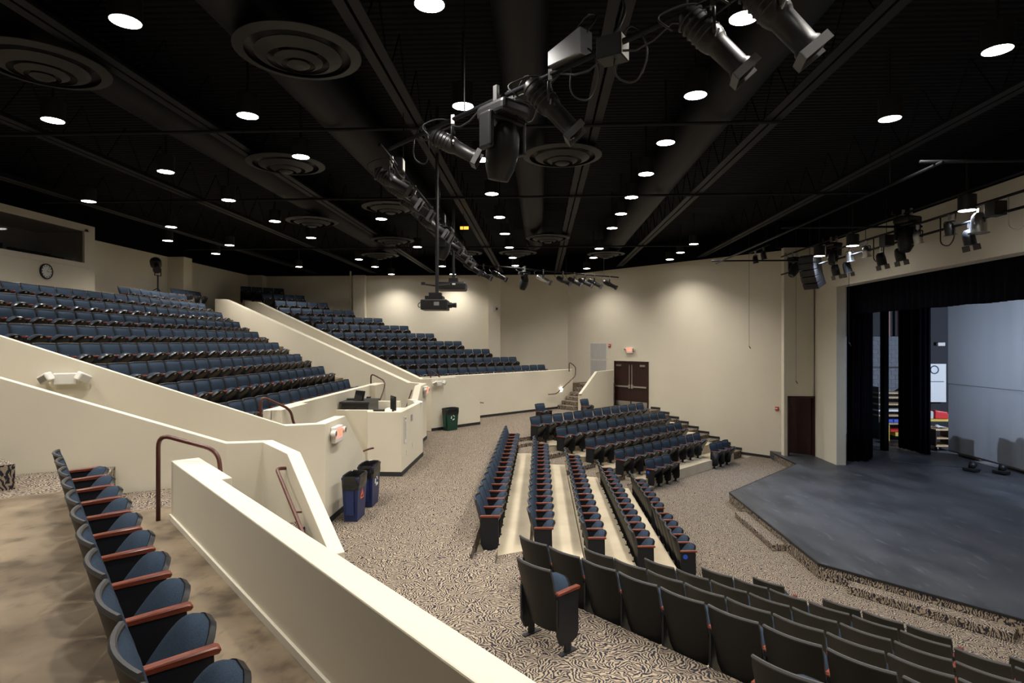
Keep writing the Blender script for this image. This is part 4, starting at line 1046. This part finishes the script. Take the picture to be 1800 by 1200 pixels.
def ellipsoidal(loc, rz, pitch, label, s=1.0, m='fixture'):
    t = thing('ellipsoidal_spotlight', label, 'stage light', loc, rz, 'ellipsoidal spotlights')
    clamp(t, .12); yoke(t, .12, .125*s, .2)
    R = Matrix.Translation((0,0,-.32)) @ Matrix.Rotation(pitch, 4, 'Y')
    b = MB().lathe([(0,-.30*s),(.05*s,-.30*s),(.085*s,-.26*s),(.10*s,-.18*s),(.105*s,-.02*s),(.095*s,.02*s)], 18, axis='x'); b.xf(R).build('lamp_housing', m, t, True)
    fins = MB()
    for k in range(5): fins.lathe([(.10*s,-.24*s+k*.045*s),(.112*s,-.235*s+k*.045*s),(.10*s,-.225*s+k*.045*s)], 16, axis='x')
    fins.xf(R).build('cooling_fins', m, t, True)
    MB().lathe([(.095*s,.02*s),(.082*s,.05*s),(.078*s,.26*s),(.092*s,.28*s),(.092*s,.34*s),(.07*s,.34*s),(.06*s,.30*s),(0,.29*s)], 18, axis='x').xf(R).build('lens_barrel', m, t, True)
    MB().box(.30*s,.36*s,-.10*s,.10*s,-.10*s,-.092*s).box(.30*s,.36*s,-.10*s,-.092*s,-.1*s,.1*s).box(.30*s,.36*s,.092*s,.10*s,-.1*s,.1*s).xf(R).build('colour_frame', 'frame_grey', t)
    MB().tube([(.02*s,.1*s,0),(.02*s,.17*s,.02)], .01, 6).tube([(.02*s,-.1*s,0),(.02*s,-.17*s,.02)], .01, 6).xf(R).build('knob', 'silver', t)
    MB().tube(fillet([(-.28*s,0,-.2),(-.42*s,.05,-.05),(-.2,.1,.06),(0,.12,.02)], .1, 4), .01, 5).build('cable', 'cable', t, 'all')
    return t
def moving_head(loc, rz, label, s=1.0, tilt=.25):
    t = thing('moving_head_light', label, 'stage light', loc, rz, 'moving head lights')
    for y in (-.1,.1): MB().box(-.03,.03,y-.02,y+.02,-.1,.09).build('clamp', 'silver', t)
    bevel(MB().box(-.24*s,.24*s,-.2*s,.2*s,-.26*s,-.1).build('base', 'fixture', t), .05, 3)
    yk = MB().box(-.1*s,.1*s,-.27*s,-.2*s,-.62*s,-.22*s).box(-.1*s,.1*s,.2*s,.27*s,-.62*s,-.22*s).box(-.1*s,.1*s,-.27*s,.27*s,-.31*s,-.25*s); bevel(yk.build('yoke_arms', 'fixture', t), .04, 3)
    R = Matrix.Translation((0,0,-.56*s)) @ Matrix.Rotation(PI/2+tilt, 4, 'Y')
    MB().lathe([(0,-.27*s),(.1*s,-.25*s),(.165*s,-.12*s),(.185*s,.05*s),(.165*s,.22*s),(.12*s,.34*s),(.11*s,.36*s),(.09*s,.35*s),(0,.33*s)], 22, axis='x').xf(R).build('head', 'fixture', t, 'all')
    MB().tube(fillet([(-.1,.1,-.12),(-.3,.2,.0),(-.1,.3,.1),(0,.4,.02)], .1, 4), .01, 5).build('cable', 'cable', t, 'all')
    return t
def par_can(loc, rz, label, m='fixture', s=1.0, doors=True, pitch=1.35):
    t = thing('par_can', label, 'stage light', loc, rz, 'par cans')
    clamp(t, .1); yoke(t, .1, .13*s, .16)
    R = Matrix.Translation((0,0,-.26)) @ Matrix.Rotation(pitch, 4, 'Y')
    MB().lathe([(0,-.17*s),(.06*s,-.17*s),(.10*s,-.12*s),(.115*s,-.02*s),(.115*s,.16*s),(.10*s,.16*s),(.09*s,.05*s),(0,.04*s)], 18, axis='x').xf(R).build('can', m, t, True)
    MB().lathe([(.115*s,.15*s),(.15*s,.155*s),(.15*s,.165*s),(.115*s,.165*s)], 18, axis='x').xf(R).build('rim', m, t, True)
    if doors:
        for z_ in (.11*s, -.116*s): MB().box(.16*s,.28*s,-.11*s,.11*s,z_,z_+.006*s).xf(R).build('barn_door', 'black', t)
    return t
# pipe with the moving light
d1 = Vector((.707,-.707))
ellipsoidal((.10,6.05,ZP), -.15, .85, 'large spotlight hanging beside the moving light on the near pipe', 1.15)
moving_head((-.41,6.56,ZP), -.79, 'big dark moving head light hanging from the near pipe', 1.0)
ellipsoidal((1.36,4.79,ZP), -.2, .85, 'large spotlight by the bright lamp over the low wall', 1.1)
ellipsoidal((1.72,4.43,ZP), -.2, .9, 'second large spotlight past the bright lamp over the low wall', 1.15)
ellipsoidal((-1.06,7.21,ZP), .0, .5, 'spotlight at the corner of the near lighting pipe', 1.0)
t = thing('projector_box', 'pale metal wedge-shaped box clamped on the near pipe', 'electronics', (.28,5.87,5.93), -.785)
bevel(MB().prism([(-.2,-.1),(.22,-.09),(.22,.09),(-.2,.1)], -.1, [.05,.15,.15,.05]).build('case', 'silver', t), .01)
MB().tube(fillet([(.2,0,.1),(.3,.1,.3),(.1,.15,.4),(-.1,0,.1),(-.3,.05,-.2)], .1, 4), .012, 5).build('cable', 'cable', t, 'all')
t = thing('distribution_box', 'small square metal box with pale side on the near pipe', 'electronics', (.66,5.52,5.80), -.5)
bevel(MB().box(-.12,.12,-.1,.1,-.12,.08).build('case', 'fixture', t), .008); MB().box(.121,.125,-.09,.09,-.11,.07).build('pale_side', 'white', t)
MB().tube(fillet([(0,0,.08),(.1,.1,.35),(.0,.2,.6),(.1,.3,.85)], .2, 5), .015, 5).build('cable', 'cable', t, 'all')
seq = [(8.75,.55,1.0),(9.5,.6,.95),(10.4,.55,1.0),(12.05,.6,1.0),(12.8,.55,1.0),(14.4,.6,1.0),(15.8,.6,1.0),(17.1,.6,1.0),(19.0,.6,1.0)]
for k, (y, pi_, s) in enumerate(seq):
    ellipsoidal((-2.2,y,ZP), .0+random.uniform(-.15,.25), pi_, 'spotlight, %s along the pipe above the cross aisle' % ORD[k+1], s, 'fixture')
moving_head((-2.2,13.5,ZP), 0, 'moving head light hanging above the ceiling projectors', .9)
for y, lab in ((9.1,'behind the first aisle spotlight'),(13.1,'beside the far moving head')):
    t = thing('cable_box', 'small pale junction box on the aisle pipe %s' % lab, 'electronics', (-2.2,y,ZP+.02)); bevel(MB().box(-.1,.1,-.08,.08,-.1,.1).build('case', 'fixture', t), .01); MB().box(.1,.104,-.06,.06,-.08,.08).build('label_plate', 'white', t)
for k, (x, y) in enumerate(((-2.0,20.95),(-1.5,21.36),(.11,22.64),(.88,23.25),(1.34,23.62),(1.77,23.96),(2.18,24.29),(2.85,24.82))):
    ellipsoidal((x,y,ZP), -.2, .5, 'spotlight, %s along the angled pipe before the side wall' % ORD[k+1], .95, 'silver' if k == 2 else 'fixture')
moving_head((-.60,22.07,ZP), .3, 'moving head light among the spotlights before the side wall', .85)
for k, (a_, b_) in enumerate((((2.0,4.15),(.2,5.95)),((.2,5.95),(-1.6,7.75)))):
    pts = [Vector((a_[0]+(b_[0]-a_[0])*i/14, a_[1]+(b_[1]-a_[1])*i/14, ZP-.03-.10*abs(math.sin(i*.9)))) for i in range(15)]
    tag(MB().tube(pts, .011, 5).build('power_cable', 'cable', smooth='all'), 'looped black power cable along the near pipe, %s' % ('by the bright lamp' if k == 0 else 'by the moving light'), 'cable', 'pipe cables')
pts = [Vector((-2.16+.03*math.sin(i),8.5+.42*i,ZP-.05-.13*abs(math.sin(i*1.1)))) for i in range(29)]
tag(MB().tube(pts, .011, 5).build('power_cable', 'cable', smooth='all'), 'looped black power cable along the aisle pipe', 'cable', 'pipe cables')
for k, (x, y, lab) in enumerate(((.42,5.73,'under the pale wedge box'),(.80,5.35,'by the small square box'),(-1.55,7.70,'at the pipe corner'),(-.15,6.30,'between spotlight and moving light'))):
    u_ = Vector((.707,-.707,0)); o_ = Vector((x,y,ZP))
    pts = fillet([o_-u_*.16, o_-u_*.20+Vector((0,0,-.28)), o_+Vector((.06,.06,-.40)), o_+u_*.2+Vector((0,0,-.22)), o_+u_*.12+Vector((0,0,.02)), o_-u_*.05+Vector((.03,.03,.16)), o_-u_*.14], .12, 5)
    tag(MB().tube(pts, .009, 6).build('hanging_cable', 'cable', smooth='all'), 'coiled black cable on the near pipe %s' % lab, 'cable', 'pipe cables')
# pipes before the stage opening
LP = 'hung before the stage opening'
for k, (x, y) in enumerate(((9.0,18.69),(9.0,18.0),(9.0,16.25),(9.0,15.42),(9.0,13.0))):
    par_can((x,y,5.55), 0, 'dark par can with barn doors, %s from the angled wall before the stage' % ORD[k+1])
for k, (x, y, m_) in enumerate(((9.0,16.96,'silver'),(9.0,17.85,'silver'),(9.0,14.71,'silver'),(9.0,13.6,'fixture'))):
    par_can((x,y,5.85), .5, '%s lamp above the par cans, %s from the angled wall' % ('shiny silver' if m_ == 'silver' else 'dark', ORD[k+1]), m_, .85, False)
par_can((9.0,12.72,5.80), 0, 'large shiny silver cylinder lamp hung before the stage opening', 'silver', 1.25, False, PI/2)
par_can((7.8,22.1,6.35), .3, 'small dark lamp by the angled wall end of the stage pipes', 'fixture', .8, False)
par_can((7.8,21.3,6.38), .3, 'second small dark lamp by the angled wall end of the stage pipes', 'fixture', .8, False)
moving_head((9.0,18.8,6.25), .4, 'dark moving head above the small par cans before the stage', .85)
moving_head((9.0,15.12,6.28), .4, 'large dark moving head mid way along the stage pipes', 1.05)
moving_head((9.0,21.6,6.2), .4, 'drum-shaped moving head at the wall end of the stage pipes', .9, .6)
t = thing('line_array_speaker', 'curved black stack of speaker boxes hung by the stage wall', 'speaker', (8.85,20.1,6.0), PI+.5)
x_, z_, a_ = 0, -.1, .05
for k in range(5):
    o = bevel(MB().box(-.2,.2,-.28,.28,-.2,0).build('speaker_box', 'black', t), .01); o.location = (x_,0,z_); o.rotation_euler = (0,a_,0)
    x_ -= .205*math.sin(a_); z_ -= .205*math.cos(a_); a_ += .11
MB().box(-.2,.2,-.2,.2,-.1,-.06).tube([(0,0,-.06),(0,0,1.5)], .01, 5).build('rigging_frame', 'black', t)
for k, (x, y, lab) in enumerate(((9.0,11.95,'with a pale hook'),(9.0,13.9,'beside a dark lamp'),(9.0,16.6,'over the par cans'))):
    pts = fillet([(x,y,5.92),(x,y,5.3),(x+.05,y-.2,5.22),(x,y-.45,5.35),(x,y-.5,5.92)], .12, 5)
    tag(MB().tube(pts, .014, 6).build('hanging_cable', 'white' if k == 0 else 'cable', smooth='all'), 'drooping cable loop on the stage pipe %s' % lab, 'cable', 'pipe cables')
for k, (x, y, lab) in enumerate(((8.95,12.2,'near the silver cylinder'),(8.95,15.9,'near the middle par cans'))):
    tag(bevel(MB().box(-.12,.12,-.14,.14,-.14,.14).build('relay_box', 'black', None, False, (x,y,5.72)), .01), 'black relay box on the stage pipe %s' % lab, 'electronics', 'relay boxes')
# hanging microphones
for x, y, z, lab in ((7.0,20.41,2.91,'in front of the angled wall'),(8.2,19.6,1.80,'in front of the small stage door'),(7.0,13.92,3.04,'in front of the black curtain')):
    t = thing('hanging_microphone', 'tiny microphone on a long thin wire %s' % lab, 'microphone', (x,y,z), 0, 'hanging microphones')
    MB().tube([(0,0,.05),(0,0,7.69-z)], .005, 5).build('wire', 'cable', t); MB().tube([(0,0,.05),(.03,0,0),(.05,0,-.03)], .014, 8).build('capsule', 'black', t, 'all')
# projectors
t = thing('projector', 'black projector with long lens on a ceiling pole', 'projector', (-2.05,11.6,3.72), .05)
bevel(MB().box(-.26,.25,-.26,.26,0,.20).build('body', 'black', t), .02); MB().box(.0,.10,-.262,-.26,.08,.15).build('vent', 'grey', t)
MB().lathe([(.055,0),(.055,.07),(.042,.07),(.048,.14),(.048,.16),(0,.15)], 18, cx=.25, cy=0, cz=.10, axis='x').build('lens', 'black_gloss', t, True)
MB().box(-.18,.16,-.2,.2,.2,.27).box(-.12,.12,-.1,.1,.27,.34).build('mount', 'black', t)
MB().tube([(.03,0,.34),(.03,0,3.97)], .035, 10).tube([(-.28,.02,.52),(.02,.02,.48),(.28,.0,.5)], .018, 6).box(-.28,-.2,-.02,.06,.5,.55).build('pole', 'black', t, True)
MB().tube(fillet([(-.26,-.1,.16),(-.33,-.1,.12),(-.32,-.1,.05),(-.26,-.1,.06)], .04, 4), .008, 5).build('cable', 'cable', t)
t = thing('projector', 'flat black projector hung behind the one with the long lens', 'projector', (-2.28,15.6,4.45), .05)
bevel(MB().box(-.42,.34,-.35,.35,0,.20).build('body', 'black', t), .05, 3)
MB().box(-.12,.12,-.12,.12,.2,.32).tube([(0,0,.3),(0,0,3.24)], .04, 10).build('mount', 'black', t); MB().box(.0,.08,-.352,-.35,.12,.16).build('label_plate', 'white', t)
tag(MB().box(-.12,.12,-.02,.02,-.04,.04).build('amber_display', 'led_amber', None, False, (-2.2,17.2,6.4)), 'tiny amber digital display above the projectors', 'display')
# camera on the pilaster, follow spot
t = thing('wall_camera', 'small white camera on a bracket on the wall pilaster', 'camera', (-2.42,31.35,4.84), -PI/2)
bevel(MB().box(.06,.24,-.08,.08,-.12,.14).build('body', 'white', t), .02); MB().tube([(0,0,0),(.08,0,0)], .03, 8).build('bracket', 'white', t)
MB().lathe([(0,0),(.06,.02),(.06,.08),(0,.09)], 12, cy=.09, cz=.0, cx=.15, axis='y').build('lens', 'black', t, True)
t = thing('follow_spot', 'black follow spotlight on a stand against the back wall', 'stage light', (-14.5,22.0,4.9), 0)
MB().tube([(0,0,0),(0,0,.75)], .03, 8).tube([(-.25,-.25,0),(0,0,.25)], .02, 6).tube([(.25,-.25,0),(0,0,.25)], .02, 6).tube([(0,.3,0),(0,0,.25)], .02, 6).build('stand', 'black', t, True)
R = Matrix.Translation((0,-.1,1.1)) @ Matrix.Rotation(-.9, 4, 'Z') @ Matrix.Rotation(.55, 4, 'Y')
MB().lathe([(0,-.42),(.14,-.42),(.2,-.3),(.19,-.05),(.11,.0),(.10,.32),(.14,.36),(.14,.42),(0,.42)], 18, axis='x').xf(R).build('body', 'black', t, True)
MB().tube([(0,-.18,.9),(0,-.18,.72),(0,.18,.72),(0,.18,1.0)], .02, 6).build('yoke', 'black', t)
